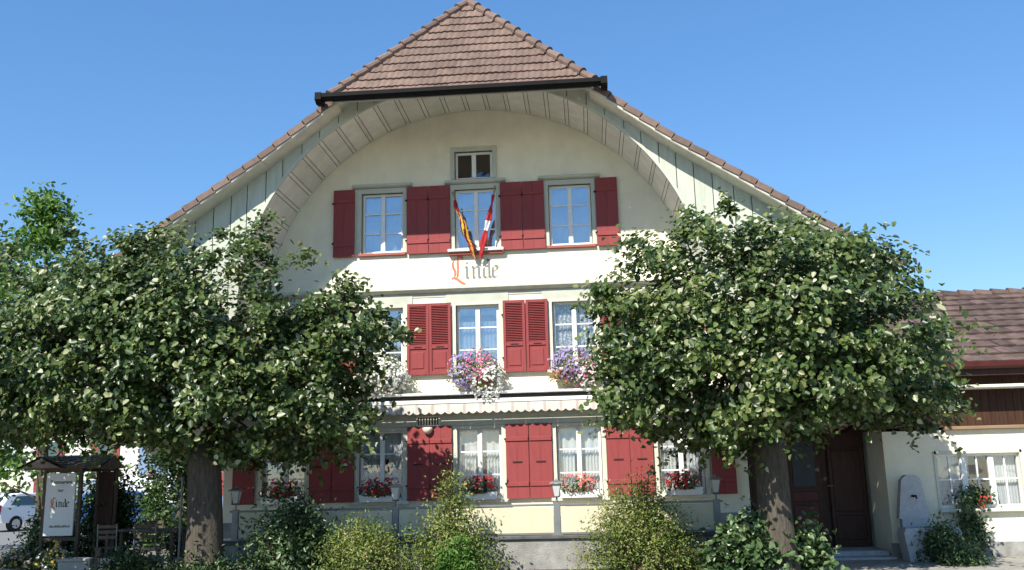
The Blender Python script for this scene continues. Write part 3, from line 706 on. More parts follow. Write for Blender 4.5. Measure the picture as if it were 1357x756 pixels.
# ------------------------------------------------------------------ plants
def blob_points(n, r, shell=.5):
    d = rng.normal(size=(n, 3)); d /= np.linalg.norm(d, axis=1, keepdims=True)
    return d, d*(shell+(1-shell)*rng.random((n, 1))**.6)*np.array(r)
def lump(d, seed, amp=.16):
    rs = np.random.default_rng(seed); out = np.ones(len(d))
    for k in range(9):
        q = rs.normal(size=3); q /= np.linalg.norm(q); out += amp*rs.uniform(-1, 1)*np.cos(3.2*np.arccos(np.clip(d@q, -1, 1)))
    return out
def linden(name, label, base, trunk_top, ctr, rad, ncl, per, size, seed, group, leafm, trunk_r=.27, flat=-2, clr=.36, pale=.085, down=.55, back=None, skew=0, low=(0, 0), extra=None):
    t = thing(name, label, 'tree', base, group=group)
    rs = np.random.default_rng(seed); ctr = np.array(ctr); rad = np.array(rad)
    mb = MB(); T = Vector(trunk_top)
    pts = [Vector((0, 0, 0)), Vector((.02, 0, .25)), Vector((.0, .02, 1.0)), T*.8, T]
    mb.tube(pts, [trunk_r*1.45, trunk_r*1.12, trunk_r, trunk_r*.96, trunk_r*.85], 16); mb.build('trunk', M['bark'], t, smooth=True)
    d = rs.normal(size=(ncl*3, 3)); d /= np.linalg.norm(d, axis=1, keepdims=True); d = d[d[:, 2] > flat][:ncl]
    q = lump(d, seed+1, .15)*(.44+.54*rs.random(len(d))**.5)
    pn = (np.abs(d)**3.4).sum(1)**(1/3.4); d2 = np.where(d[:, 2:3] < 0.12, d/pn[:, None], d)
    C = ctr+d2*q[:, None]*rad*np.where(d[:, 2:3] < 0, np.array([[1, 1, down]]), 1.0)
    lm = np.clip(-d[:, 2]*3+.3, 0, 1); C[:, 0] += lm*np.where(d[:, 0] > 0, low[1], -low[0])*rad[0]*.45*np.abs(d[:, 0])
    C[:, 2] -= skew*(C[:, 0]-ctr[0])*(d[:, 2] > .1)
    if extra is not None:
        ec, es, en = extra; E_ = np.array(ec)+rs.normal(size=(en, 3))*np.array(es)*.6; C = np.vstack([C, E_]); d = np.vstack([d, (E_-ctr)/np.linalg.norm(E_-ctr, axis=1, keepdims=True)])
    if back: lim = np.where(C[:, 2] > 4.3, back[1], back[0]); C[:, 1] = np.minimum(C[:, 1], lim-.25*rs.random(len(C)))
    mb = MB()
    for k in range(0, 11):
        th_ = 2*math.pi*k/11+rs.uniform(-.2, .2); el = rs.uniform(.05, .9)
        e = ctr+rad*np.array([math.cos(th_)*math.cos(el), math.sin(th_)*math.cos(el), math.sin(el)-.15])*.64
        m = Vector(T).lerp(Vector(e), .5)+Vector((0, 0, .25))
        mb.tube([T-Vector((0, 0, .25)), m, Vector(e)], [trunk_r*.42, trunk_r*.24, .02], 7)
        for u in range(3):
            c2 = C[rs.integers(len(C))]; mb.tube([m, m.lerp(Vector(c2), .6)+Vector((0, 0, .08)), Vector(c2)], [.035, .02, .008], 5)
    mb.build('limbs', M['bark'], t, smooth=True)
    n = len(C); cl = np.repeat(np.arange(n), per); sz = rs.uniform(.45, 1.05, n)
    off = rs.normal(size=(n*per, 3))*np.array([clr, clr, clr*.62])*.55*sz[cl][:, None]
    Pn = C[cl]+off
    Nn = d[cl]*.5+rs.normal(size=(n*per, 3))*.5+np.array([-.2, -.45, .6])
    # hanging sprays stick out of the outline
    ns = int(n*.35); si = rs.integers(0, n, ns); L_ = rs.uniform(.3, .75, ns); sd = d[si]*[1, 1, .6]+rs.normal(size=(ns, 3))*.35; m_ = 16
    f = np.tile(np.linspace(.1, 1, m_), ns); rp_ = np.repeat(np.arange(ns), m_)
    P2 = C[si][rp_]+sd[rp_]*(f*L_[rp_])[:, None]+np.array([0, 0, -1])*(f**2*.22)[:, None]+rs.normal(size=(ns*m_, 3))*.035
    N2 = rs.normal(size=(ns*m_, 3))*.6+np.array([-.1, -.4, .6])
    Pn = np.vstack([Pn, P2]); Nn = np.vstack([Nn, N2])
    base_t = rs.beta(2.2, 2.4, len(Pn))*.8; clt = np.concatenate([rs.uniform(-.28, .24, n)[cl], rs.uniform(-.1, .2, ns)[rp_]]); base_t = np.clip(base_t+clt, 0, .88)
    u = rs.random(len(Pn)) < pale; base_t[u] = rs.uniform(.88, 1, u.sum())
    leaf_mesh('crown', leafm, t, Pn, Nn, size*rs.uniform(.65, 1.25, len(Pn)), tint=base_t, droop=.9)
    return t
G = 'broad linden trees in front of the inn'
linden('linden_tree', 'broad linden tree with thick trunk covering the left side of the inn', (-3.98, -3.4, 0), (-.05, 0, 2.3), (-.80, -.05, 3.42), (3.30, 2.15, 2.25), 600, 76, .099, 11, G, M['linden'], back=(2.35, 1.75), skew=.15, down=.58, low=(0, -.28), extra=((2.05, .3, 4.1), (.75, .9, .45), 34))
linden('linden_tree', 'broad linden tree with thick trunk in front of the inn\'s right corner', (4.85, -3.4, 0), (.0, 0, 2.2), (-.10, -.05, 3.40), (2.5, 2.1, 2.1), 560, 76, .099, 23, G, M['linden'], trunk_r=.25, back=(2.35, 1.75), skew=-.07, low=(.02, .16), down=.57, extra=((2.45, 1.3, 2.75), (.6, .7, .35), 30))
linden('linden_tree', 'linden tree cut by the left edge of the picture beside the road', (-10.4, -2.4, 0), (.1, 0, 2.5), (1.9, 0, 3.6), (3.2, 1.9, 2.45), 320, 66, .112, 31, G, M['linden'], trunk_r=.2, down=.45)
# taller pale green tree behind
def pyramid_tree(name, label, base, h, r, seed, leafm, group=None, z0=1.2, n=150, per=60, size=.14):
    t = thing(name, label, 'tree', base, group=group); rs = np.random.default_rng(seed)
    mb = MB(); mb.tube([(0, 0, 0), (0.05, 0, h*.5), (0, 0, h*.96)], [.16, .10, .015], 10)
    C = []
    for k in range(n):
        f = rs.random()**.8; z = z0+(h-z0)*f; rr_ = r*(1-f)**.62*(.35+.65*rs.random()**.5)*(1.0+.3*math.sin(f*19)); th_ = rs.uniform(0, 2*math.pi)
        c = (rr_*math.cos(th_), rr_*math.sin(th_), z); C.append(c)
        if k % 3 == 0: mb.tube([(0, 0, z-.5*rr_), Vector(c)], [.03, .006], 5)
    mb.build('trunk', M['bark'], t)
    C = np.array(C); cl = np.repeat(np.arange(n), per)
    Pn = C[cl]+rs.normal(size=(n*per, 3))*np.array([.28, .28, .20]); Nn = rs.normal(size=(n*per, 3))*.7+[0, -.3, .6]
    leaf_mesh('crown', leafm, t, Pn, Nn, size*rs.uniform(.7, 1.2, n*per), tint=np.clip(rs.random(n*per)*.7+rs.uniform(0, .3, n)[cl], 0, 1), aspect=.6)
    return t
mt = pyramid_tree('maple_tree', 'tall bright green tree rising behind the left linden trees', (-11.7, 5, 0), 9.3, 2.3, 5, M['lightleaf'], size=.17, n=135, per=42); mt.rotation_euler.y = R(-3.6)
pyramid_tree('maple_tree', 'bright green tree with thin top at the left edge, behind the tallest one', (-14.6, 5.6, 0), 8.6, 2.2, 6, M['lightleaf'], size=.17, n=120, per=42)

def shrub(name, label, base, rad, stems, per, size, seed, leafm, arch=.35, flowers=None, cat='shrub', lift=0, aspect=.5, group=None, spread=.05, peak=None):
    t = thing(name, label, cat, base, group=group); rs = np.random.default_rng(seed); rad = np.array(rad); mb = MB(); P_, N_ = [], []
    for k in range(stems):
        th_ = rs.uniform(0, 2*math.pi); q = rs.random()**.6; hz = math.sqrt(max(1-q*q, 0.02))*rs.uniform(.55, 1.08)
        if peak and rs.random() < peak[0]: th_ = rs.uniform(0, 6.28); q = rs.uniform(0, .3); hz = peak[1]*rs.uniform(.7, 1)
        e = np.array([math.cos(th_)*q*rad[0], math.sin(th_)*q*rad[1], hz*rad[2]]); m = e*np.array([.45, .45, .62])
        bz = np.array([math.cos(th_)*.12*rad[0], math.sin(th_)*.12*rad[1], 0]); e2 = e+np.array([e[0]*.15, e[1]*.15, -arch*q*rad[2]*.3])
        if k % 2 == 0: mb.tube([Vector(bz), Vector(m), Vector(e), Vector(e2)], [.012, .009, .004, .002], 4)
        for f in rs.uniform(.12, 1, per)**.8:
            p = (1-f)**2*bz+2*f*(1-f)*(m*1.15)+f*f*e2 if f < 1 else e2
            P_.append(p+rs.normal(size=3)*(spread*(.6+f))); N_.append(rs.normal(size=3)*.7+[0, -.3, .7])
    mb.build('stems', M['twig'], t)
    P_ = np.array(P_); P_[:, 2] = np.maximum(P_[:, 2], .02); N_ = np.array(N_)
    leaf_mesh('foliage', leafm, t, P_, N_, size*rs.uniform(.6, 1.3, len(P_)), tint=np.clip(rs.beta(2, 2, len(P_))+.15*np.sin(P_[:, 0]*5+P_[:, 2]*4), 0, 1), aspect=aspect)
    if flowers:
        fm, nf, fs = flowers; i = rs.choice(len(P_), nf); Q = P_[i]*1.05+[0, -.03, .02]
        leaf_mesh('blossoms', fm, t, np.repeat(Q, 3, 0)+rs.normal(size=(nf*3, 3))*fs*.4, rs.normal(size=(nf*3, 3))*.5+[0, -.8, .5], np.full(nf*3, fs), aspect=1.1, mi=rs.integers(0, len(fm), nf).repeat(3) if isinstance(fm, list) else None)
    return t
SY = -2.95; zb = .12
shrub('spirea_shrub', 'yellow-green peaked shrub reaching the middle ground floor window', (-.12, SY, zb), (.84, .45, 1.12), 88, 80, .056, 41, M['shrubleaf'], peak=(.14, 1.55), spread=.075)
shrub('spirea_shrub', 'wide domed yellow-green shrub of fine arching twigs right of the cream panels', (2.88, SY, zb), (.98, .5, 1.42), 170, 85, .048, 42, M['shrubleaf'], spread=.06)
shrub('laurel_shrub', 'dark green leafy shrub standing in the left tree\'s shade', (-2.72, SY, zb), (.80, .45, 1.30), 105, 46, .088, 43, M['hydrleaf'], spread=.085)
shrub('spirea_shrub', 'low olive green shrub left of the peaked one', (-1.5, SY-.15, zb), (.72, .4, .92), 150, 70, .05, 44, M['shrubleaf'], spread=.06)
shrub('lime_green_shrub', 'small bright lime green bush at the foot of the peaked shrub', (.05, SY-.5, zb), (.32, .25, .55), 60, 50, .07, 45, M['limeleaf'], spread=.05)
shrub('hydrangea_shrub', 'broad-leaved pale green bush under the right linden', (4.55, SY-.35, zb), (.72, .45, .85), 100, 50, .11, 46, M['hydrleaf'], spread=.08, aspect=.8)
shrub('hydrangea_shrub', 'small leafy bush between right trunk and the entrance', (5.4, SY-.3, zb-.06), (.24, .22, .88), 26, 34, .10, 47, M['hydrleaf'], spread=.07, aspect=.8)
shrub('boxwood_shrub', 'low dark bush at the base of the left tree trunk', (-3.9, SY-.6, zb), (.75, .4, .46), 60, 45, .07, 48, M['darkleaf'], spread=.07)
shrub('rambling_shrub', 'tangled dark bush left of the left trunk by the pale stones', (-5.4, -3.0, zb), (.7, .45, .42), 50, 40, .07, 49, M['darkleaf'], spread=.07)
shrub('fern_shrub', 'leafy green bush in front of the stone wall fountain', (7.95, -1.55, .055), (.48, .3, .62), 80, 55, .065, 50, M['hydrleaf'], spread=.06)
shrub('climbing_rose', 'thin climbing plant growing up beside the annex window', (8.55, -1.0, .055), (.22, .15, 1.0), 46, 55, .07, 51, M['hydrleaf'], spread=.06, cat='plant')
shrub('low_plant', 'low plant at the edge of the pavement under the annex window', (8.0, -2.1, .055), (.4, .2, .3), 50, 35, .06, 52, M['hydrleaf'], cat='plant')
shrub('flower_clump', 'yellow flowering clump at the foot of the notice board', (-9.15, -.1, .02), (.34, .25, .40), 60, 30, .06, 53, M['hydrleaf'], flowers=([M['yellowfl'], M['roseflower']], 90, .06), cat='plant')
shrub('flower_clump', 'pale pink and cream flowering clump right of the notice board post', (-8.35, -.1, .02), (.42, .28, .46), 70, 30, .06, 54, M['hydrleaf'], flowers=([M['roseflower'], M['whitefl'], M['yellowfl']], 110, .06), cat='plant')
shrub('round_bush', 'dark round evergreen bush behind the notice board', (-9.6, 2.0, 0), (.7, .6, 1.35), 110, 60, .08, 55, M['darkleaf'], spread=.08)
shrub('ivy_bush', 'ivy covered dark bush right of the notice board', (-8.3, 1.9, 0), (.65, .6, 2.2), 150, 60, .09, 56, M['darkleaf'], spread=.09)
shrub('sunlit_bush', 'sunlit yellow-green bush in front of the blue car', (-9.45, 6.5, 0), (.38, .4, 1.9), 70, 60, .11, 57, M['lightleaf'], spread=.1)
shrub('shade_filler_shrub', 'dark shrub added to deepen the shade behind the wooden garden table', (-6.9, 3.4, 0), (.8, .5, 1.0), 90, 55, .08, 59, M['darkleaf'], spread=.09)  # dark foliage added to deepen the shade under the left linden
pyramid_tree('yew_tree', 'dark evergreen standing behind the left trunk beside the inn', (-8.2, 5.2, 0), 4.3, 1.0, 8, M['darkleaf'], z0=.3, n=120, per=60, size=.12)
def treerow():
    for k, (x, y, h, r) in enumerate([(-30, 60, 9, 4), (-38, 62, 8, 4), (-22, 64, 10, 4.5), (-46, 60, 9, 4), (-14, 66, 10, 5), (-6, 70, 9, 5)]):
        pyramid_tree('distant_tree', ['rounded distant tree left of the road', 'distant tree far left beyond the parked vehicles', 'distant tree behind the blue-grey house', 'distant tree at the farthest left edge', 'distant tree right of the blue-grey house', 'distant tree hidden behind the inn'][k], (x, y, 0), h, r, 60+k, M['darkleaf'], 'trees far behind the parked cars', .5, 90, 40, .55)
treerow()

# flower boxes
def flowerbox(name, label, x, y, z, w, hh, fol, fl, nf, fs, seed, boxm, rad, hang=.5, group=None):
    t = thing(name, label, 'flower box', (x, y, z), group=group); rs = np.random.default_rng(seed)
    mb = MB(); mb.prism([(-w/2+.02, 0), (w/2-.02, 0), (w/2, hh), (-w/2, hh)], -.09, .09); mb.build('box', boxm, t)
    n = int(900*rad[0]/.5*rad[2]/.3); d = rs.normal(size=(n, 3)); d /= np.linalg.norm(d, axis=1, keepdims=True)
    P_ = d*np.array(rad)*rs.random((n, 1))**.33*lump(d, seed, .12)[:, None]+[0, -.06, hh+.04]; P_[:, 2] = np.where(P_[:, 2] < hh, hh-(hh-P_[:, 2])*hang, P_[:, 2])
    leaf_mesh('foliage', fol, t, P_, d+rs.normal(size=(n, 3))*.4+[0, -.3, .5], .05*rs.uniform(.7, 1.3, n), aspect=.6)
    for fm, frac, cx, sx_, cz in fl:
        k = int(nf*frac); d = rs.normal(size=(k, 3)); d[:, 1] = -abs(d[:, 1]); d /= np.linalg.norm(d, axis=1, keepdims=True)
        Q = d*np.array([rad[0]*sx_, rad[1]*1.05, rad[2]*1.02])*rs.uniform(.8, 1.08, (k, 1))+[cx*rad[0], -.06, hh+.04+cz*rad[2]]
        Q[:, 2] = np.where(Q[:, 2] < hh, hh-(hh-Q[:, 2])*hang*1.1, Q[:, 2])
        leaf_mesh('blossoms', fm, t, np.repeat(Q, 2, 0)+rs.normal(size=(k*2, 3))*.012, np.repeat(d, 2, 0)+rs.normal(size=(k*2, 3))*.35+[0, -.3, .2], np.full(k*2, fs), aspect=1.15)
    return t
GP = 'petunia boxes on the first floor sills'
flowerbox('flower_box', 'first floor box of violet, pink and white petunias under the middle window', 0.0, -.24, 3.42, .95, .15, M['shrubleaf'], [(M['violet'], .32, -.45, .6, .1), (M['pink'], .26, .1, .65, .25), (M['whitefl'], .42, .38, .62, -.45)], 520, .044, 71, M['granite'], (.54, .21, .36), 1.0, GP)
flowerbox('flower_box', 'first floor box of pale violet petunias half hidden by the right linden', 1.93, -.24, 3.42, .95, .15, M['shrubleaf'], [(M['violet'], .55, -.2, .8, .3), (M['pink'], .15, .1, .8, -.1), (M['whitefl'], .3, .4, .6, -.3)], 380, .044, 72, M['terracotta'], (.50, .2, .32), .9, GP)
flowerbox('flower_box', 'first floor box of white petunias half hidden by the left linden', -1.9, -.24, 3.42, .95, .15, M['shrubleaf'], [(M['whitefl'], 1, .1, .9, -.1)], 420, .046, 73, M['granite'], (.58, .22, .36), 1.0, GP)
GG = 'geranium boxes on the ground floor sills'
for k, (x, c, lb) in enumerate([(1.91, 'salmon', 'white window box of salmon geraniums beside the sunlit lantern'), (0.0, 'geranium', 'window box of red geraniums behind the peaked shrub'), (-1.92, 'geranium', 'white window box of dark red geraniums in the shaded second ground floor window'), (3.83, 'geranium', 'window box of red geraniums at the rightmost ground floor window'), (-3.84, 'geranium', 'window box of red geraniums in the leftmost ground floor window')]):
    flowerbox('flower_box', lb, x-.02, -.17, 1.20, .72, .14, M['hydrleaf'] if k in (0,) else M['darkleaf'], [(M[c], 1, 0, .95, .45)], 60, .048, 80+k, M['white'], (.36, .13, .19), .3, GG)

# ------------------------------------------------------------------ fountain, pot by the annex
ft = thing('stone_fountain', 'grey stone trough fountain with tapering back slab at the annex wall', 'fountain', (7.66, -1.0, .055))
mb = MB(); mb.prism([(-.27, .68), (.25, .68), (.15, 1.36), (.06, 1.42), (-.08, 1.42), (-.17, 1.34)], -.02, .14); mb.box(-.22, .22, -.01, .14, 0, .68); mb.build('back_slab', M['granite'], ft)
mb = MB(); mb.prism([(-.28, .0), (.52, .0), (.60, .46), (.56, .54), (-.30, .54), (-.34, .46)], -.42, -.03); mb.build('basin', M['granite'], ft)
mb = MB(); mb.tube([(0, -.02, 1.05), (0, -.16, 1.07), (0, -.19, 1.02)], .014, 8); mb.lathe([(.0, 0), (.04, .01), (.04, .03), (0, .04)], 8, 0, (0, -.03, 1.04)); mb.build('spout', M['gutter'], ft)
pt = thing('terracotta_pot', 'terracotta pot with trailing plant on the annex window sill', 'pot', (8.93, -.66, .867))
mb = MB(); mb.lathe([(.055, 0), (.075, .12), (.085, .12), (.085, .15), (.07, .15)], 14); mb.build('pot', M['terracotta'], pt)
rs = np.random.default_rng(5); P_ = rs.normal(size=(420, 3))*[.12, .05, .09]+[-.06, -.02, .2]; P2 = rs.normal(size=(260, 3))*[.07, .04, .14]+[-.28, -.05, .02]
leaf_mesh('foliage', M['hydrleaf'], pt, np.vstack([P_, P2]), rs.normal(size=(680, 3))*.5+[0, -.4, .5], rs.uniform(.04, .08, 680), aspect=.7)
leaf_mesh('blossoms', M['geranium'], pt, rs.normal(size=(14, 3))*[.06, .03, .05]+[.02, -.08, .2], rs.normal(size=(14, 3))+[0, -1, 0], np.full(14, .05), aspect=1)

# ------------------------------------------------------------------ notice board with shingle roof
nb = thing('notice_board', 'wooden notice board with small shingle roof holding the white restaurant sign', 'notice board', (-8.62, .5, 0), R(4))
for x, y in ((-.36, 0), (.36, 0), (-.36, .8), (.36, .8)):
    mb = MB(); mb.box(x-.035, x+.035, y-.035, y+.035, 0, 2.02, b=.006); mb.build('post', M['postwood'], nb)
mb = MB(); mb.box(-.33, .33, -.02, .02, 1.93, 2.0); mb.box(-.33, .33, -.02, .02, .56, .63); mb.box(-.74, .78, .76, .84, 1.93, 1.98); mb.box(.70, .77, .76, .84, 0, 1.93); mb.box(-.36, .36, -.03, .83, 1.94, 1.98); mb.build('frame', M['postwood'], nb)
mb = MB(); mb.box(.40, .72, .72, .76, .5, 1.92); mb.build('back_board', M['darkwood'], nb)
mb = MB()
GX = -.38
for k in range(5):    # small front gable
    for sx in (-1, 1):
        f0, f1 = k/5, min((k+1.3)/5, 1)
        for j in range(6):
            y0 = -.24+j*.1; tt = random.random()
            a = Vector((GX+sx*.47*(1-f0), 0, 2.0+.22*f0)); b = Vector((GX+sx*.47*(1-f1), 0, 2.0+.22*f1)); dz = .03+tt*.012
            mb.face([(a.x, y0, a.z+dz), (b.x, y0, b.z+.012), (b.x, y0+.096, b.z+.012), (a.x, y0+.096, a.z+dz)], 0, tt)
            mb.face([(a.x, y0, a.z), (a.x, y0+.096, a.z), (a.x, y0+.096, a.z+dz), (a.x, y0, a.z+dz)], 0, tt*.5)
mb.prism([(GX-.43, 2.0), (GX+.43, 2.0), (GX, 2.205)], -.22, .9)
for k in range(5):    # main slope, ridge parallel to the front
    for j in range(16):
        x0 = -.80+j*.1+random.uniform(-.008, .008); tt = random.random(); y0 = -.12+k*.13; z0 = 2.0+.05*k; z1 = z0+.062
        mb.face([(x0, y0, z0+.03+.01*tt), (x0+.096, y0, z0+.03+.01*tt), (x0+.096, y0+.17, z1+.012), (x0, y0+.17, z1+.012)], 0, tt)
        mb.face([(x0, y0, z0), (x0+.096, y0, z0), (x0+.096, y0, z0+.03+.01*tt), (x0, y0, z0+.03+.01*tt)], 0, tt*.5)
mb.prism([(-.10, 1.985), (-.10, 2.0), (.55, 2.25), (1.0, 2.03), (1.0, 1.985)], -.79, .80, axis='x')
mb.build('shingle_roof', M['shingle'], nb)
mb = MB(); mb.prism([(GX-.38, 2.01), (GX+.38, 2.01), (GX, 2.19)], -.232, -.222); mb.build('gable_board', mat('gable_pink', (.32, .24, .22), .8), nb)
mb = MB(); mb.box(-.31, .29, -.07, -.03, .66, 1.90, b=.008); sg = mb.build('sign_panel', M['signface'], nb)
linde('sign_lettering', sg, -.19, 1.22, .105, -.074, [M['redink'], M['gutter']])
def text(body, size, x, z, y, parent, m, name='sign_lettering'):
    c = bpy.data.curves.new('t', 'FONT'); c.body = body; c.size = size; c.align_x = 'CENTER'; c.extrude = .002
    o = bpy.data.objects.new('t', c); COL.objects.link(o)
    dg = bpy.context.evaluated_depsgraph_get(); me = bpy.data.meshes.new_from_object(o.evaluated_get(dg)); bpy.data.objects.remove(o)
    me.transform(Matrix.Translation((x, y, z)) @ Matrix.Rotation(R(90), 4, 'X')); me.materials.clear(); me.materials.append(m)
    ob = bpy.data.objects.new(name, me); COL.objects.link(ob); ob.parent = parent; return ob
text('Restaurant', .10, 0, 1.69, -.075, sg, M['gutter']); text('zur', .09, 0, 1.53, -.075, sg, M['gutter'])
mb = MB(); x = -.19
for k in range(14): wd = random.uniform(.014, .03); mb.box(x, x+wd, -.0745, -.072, .825, .825+random.choice((.03, .045))); x += wd+.008
mb.build('sign_small_print', M['greyink'], sg)
mb = MB(); mb.box(-.35, -.325, .06, .1, .75, 1.75); mb.build('side_strip', M['oak'], nb)

# bollard, planter stones, table, chairs, poles at left
bo = MB(); bo.lathe([(.055, 0), (.055, .40), (.045, .44), (.0, .45)], 12); tag(bo.build('bollard', M['black'], None, (-9.45, -.5, .004)), 'short black bollard at the roadside by the yellow flowers', 'bollard')
GS = 'pale stone blocks edging the garden'
for k, (x, w_, lb) in enumerate([(-7.6, .62, 'pale stone block edging the bed, nearest the notice board'), (-6.75, .68, 'pale stone block edging the bed, between the black post and the left trunk')]):
    mb = MB(); mb.box(-w_/2, w_/2, -.12, .12, 0, .25, b=.02); mb.box(-w_/2-.02, w_/2+.02, -.14, .14, .25, .30, b=.012); tag(mb.build('stone_block', M['kerb'], None, (x, -.6, 0)), lb, 'stone block', GS)
mb = MB(); mb.box(-.05, .05, -.05, .05, 0, .45, b=.008); mb.box(-.06, .06, -.06, .06, .45, .48); tag(mb.build('wooden_post', M['postwood'], None, (-7.18, -.6, 0)), 'short dark post between the two pale stone blocks', 'post')
tb = thing('garden_table', 'weathered grey garden table under the left linden', 'table', (-6.85, .6, 0))
mb = MB()
for k in range(6): mb.box(-.75, .75, -.36+k*.12, -.25+k*.12, .72, .75, 0, random.random(), b=.004)
mb.build('tabletop', M['postwood'], tb)
for sx in (-1, 1):
    for sy in (-1, 1): mb = MB(); mb.box(sx*.66-.03, sx*.66+.03, sy*.28-.03, sy*.28+.03, 0, .72); mb.build('leg', M['postwood'], tb)
def chair(loc, rz, label, first=[None]):
    if first[0] is None:
        t = thing('garden_chair', label, 'chair', loc, rz, 'folding garden chairs at the table')
        mb = MB()
        for k in range(4): mb.box(-.21, .21, -.2+k*.1, -.115+k*.1, .44, .46, 0, random.random())
        mb.build('seat', M['postwood'], t)
        mb = MB()
        for z in (.62, .72, .82): mb.box(-.21, .21, .20, .22, z, z+.06, 0, random.random())
        mb.build('backrest', M['postwood'], t)
        for sx in (-1, 1): mb = MB(); mb.tube([(sx*.2, .22, .9), (sx*.2, .2, .45), (sx*.2, -.18, 0)], .012, 6); mb.tube([(sx*.2, -.2, .45), (sx*.2, .22, 0)], .012, 6); mb.build('leg', M['steel'], t)
        first[0] = t
    else:
        c = copy_tree(first[0], None, loc, label); c.rotation_euler.z = rz
chair((-7.2, -.05, 0), R(175), 'folding slatted chair on the near left side of the garden table')
chair((-6.5, -.05, 0), R(190), 'folding slatted chair on the near right side of the garden table')
chair((-7.1, 1.25, 0), R(5), 'folding slatted chair behind the garden table')
def pole(x, y, h, lb):
    mb = MB(); mb.tube([(0, 0, 0), (0, 0, h)], .022, 8); mb.lathe([(.03, h-.02), (.035, h), (.0, h+.02)], 8); tag(mb.build('metal_pole', M['steel'], None, (x, y, 0)), lb, 'pole', 'thin metal poles in the garden')
pole(-5.62, -.6, 1.75, 'thin metal pole right beside the left tree trunk'); pole(-8.3, 2.4, 1.75, 'thin metal pole in front of the blue car')

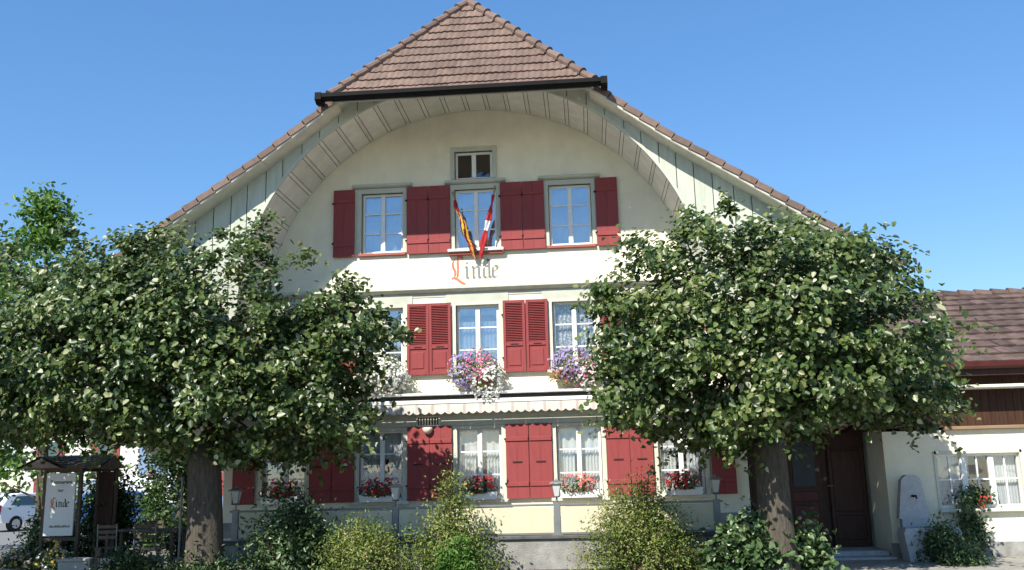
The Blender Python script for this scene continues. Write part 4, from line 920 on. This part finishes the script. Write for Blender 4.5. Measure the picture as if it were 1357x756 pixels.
# ------------------------------------------------------------------ vehicles (x = length, rear at -x)
def car(loc, rz, paint, label, van=False, grp='vehicles parked across the road'):
    t = thing('delivery_van' if van else 'parked_car', label, 'van' if van else 'car', loc, rz, grp)
    if van: side = [(-2.4, .35), (2.35, .35), (2.45, .6), (2.4, 1.0), (1.7, 1.15), (1.2, 1.9), (.9, 2.0), (-2.3, 2.0), (-2.42, 1.8)]; wz = .34; wx = 1.5; hw = .92
    else: side = [(-1.9, .35), (1.95, .3), (2.05, .55), (1.95, .78), (1.1, .92), (.45, 1.36), (.1, 1.44), (-1.1, 1.45), (-1.6, 1.35), (-1.98, .95), (-2.02, .6)]; wz = .3; wx = 1.25; hw = .84
    # loft across the width so the shoulders narrow towards the roof
    mb = MB(); st = [(-1, .0), (-.97, .05), (-.8, 0), (.8, 0), (.97, .05), (1, 0)]
    def ring(f, inset):
        out = []
        for x, z in side:
            zr = max(0, (z-.85)/(side[6][1]-.85)) if z > .85 else 0
            y = f*hw*(1-.17*zr); sc = 1-inset*(1.0); out.append((x*sc, y, .35+(z-.35)*(1-inset*.6) if z > .36 else z))
        return out
    fr = [(-1, .045), (-.96, .015), (-.85, 0), (.85, 0), (.96, .015), (1, .045)]
    rings = [ring(f, i) for f, i in fr]; n = len(side)
    for a, b in zip(rings, rings[1:]):
        for k in range(n): mb.face([a[k], a[(k+1) % n], b[(k+1) % n], b[k]])
    mb.face(rings[0]); mb.face(rings[-1][::-1])
    mb.build('body', paint, t)
    gl = MB()
    if van:
        gl.face([(1.78, -.72, 1.2), (1.78, .72, 1.2), (1.32, .68, 1.8), (1.32, -.68, 1.8)])
        for sy in (-1, 1): gl.box(.6, 1.3, min(sy*.86, sy*.90), max(sy*.86, sy*.90), 1.2, 1.75)
        gl.box(-2.44, -2.41, -.6, .6, 1.2, 1.7)
    else:
        gl.face([(1.02, -.70, .98), (1.02, .70, .98), (.50, .64, 1.34), (.50, -.64, 1.34)])
        gl.face([(-1.985, -.66, .99), (-1.985, .66, .99), (-1.70, .60, 1.31), (-1.70, -.60, 1.31)][::-1])
        for sy in (-1, 1):
            for xs in ([(.85, .97), (.42, 1.30), (-.3, 1.34), (-.3, .97)], [(-.38, .97), (-.38, 1.34), (-1.2, 1.33), (-1.5, 1.0)]):
                gl.face([(x, sy*hw*(1.008-.17*max(0, (z-.85)/.59)), z) for x, z in xs])
    gl.build('windows', M['carglass'], t)
    for sx in (-1, 1):
        for sy in (-1, 1):
            mb = MB(); y0 = sy*(hw-.17); y1 = sy*(hw+.01); mb.tube([(sx*wx, y0, wz), (sx*wx, y1, wz)], wz, 20); tw = mb.build('wheel', M['tyre'], t)
            mb = MB(); mb.tube([(sx*wx, y1, wz), (sx*wx, y1+sy*.012, wz)], wz*.6, 16); mb.build('rim', M['rim'], tw)
    for sy in (-1, 1):
        xr = -2.44 if van else -2.03; mb = MB(); mb.box(xr, xr+.12, min(sy*(hw-.16), sy*(hw-.02)), max(sy*(hw-.16), sy*(hw-.02)), .72, 1.02); mb.build('tail_light', M['redlight'], t)
        xf = 2.3 if van else 1.92; mb = MB(); mb.box(xf, xf+.12, min(sy*(hw-.3), sy*(hw-.04)), max(sy*(hw-.3), sy*(hw-.04)), .62, .78); mb.build('headlight', M['lampglass'], t)
    mb = MB(); xr = -2.5 if van else -2.07; mb.box(xr, xr+.15, -hw+.08, hw-.08, .34, .5, b=.03); xf = 2.35 if van else 1.95; mb.box(xf, xf+.15, -hw+.1, hw-.1, .28, .44, b=.03); mb.build('bumper', M['black'], t)
    mb = MB(); mb.box(xr-.004, xr+.01, -.26, .26, .52, .63); mb.build('number_plate', M['white'], t)
    return t
car((-20.5, 18.6, .0), R(72), M['carwhite'], 'white hatchback cut by the left edge, seen from behind')
car((-22.5, 27, 0), R(60), M['carwhite'], 'white van parked behind the white hatchback', True)
car((-18.0, 21.5, 0), R(80), M['cardark'], 'dark blue car partly seen beside the notice board roof post')
car((-15.2, 16.5, 0), R(20), M['carblue'], 'bright blue car seen between notice board and left trunk')
car((-16.6, 22.0, 0), R(10), M['carwhite'], 'white van parked behind the bright blue car', True)
# houses in the distance
def house(loc, w_, d_, h_, wm, label, rz=0):
    t = thing('distant_house', label, 'house', loc, rz, 'houses beyond the road')
    mb = MB(); mb.box(-w_/2, w_/2, 0, d_, 0, h_); mb.prism([(-w_/2, h_), (w_/2, h_), (0, h_+w_*.3)], 0, d_); mb.build('wall', wm, t)
    mb = MB()
    for sx in (-1, 1):
        p = [(sx*(w_/2+.4), h_-.24), (0, h_+w_*.3), (0, h_+w_*.3+.2), (sx*(w_/2+.4), h_-.04)]; mb.prism(p, -.5, d_+.5)
    mb.build('roof', M['farroof'], t)
    for k in range(3):
        for z in (1.0, 3.4):
            if z+1.3 > h_: continue
            x = (-.5+(k+.5)/3)*w_; mb = MB(); mb.box(x-.5, x+.5, -.04, .0, z, z+1.3); wo_ = mb.build('window', M['carglass'], t)
            mb = MB()
            for sx in (-1, 1): a, b = sorted((x+sx*.5, x+sx*.95)); mb.box(a, b, -.05, -.004, z, z+1.3)
            mb.build('shutters', M['shutter'], wo_)
house((-31, 44, 0), 11, 9, 5.5, M['farwall'], 'white house with red shutters behind the parked vans', R(8))
house((-20, 36, 0), 9, 8, 5.0, M['bluewall'], 'blue-grey house behind the bright blue car', R(4))
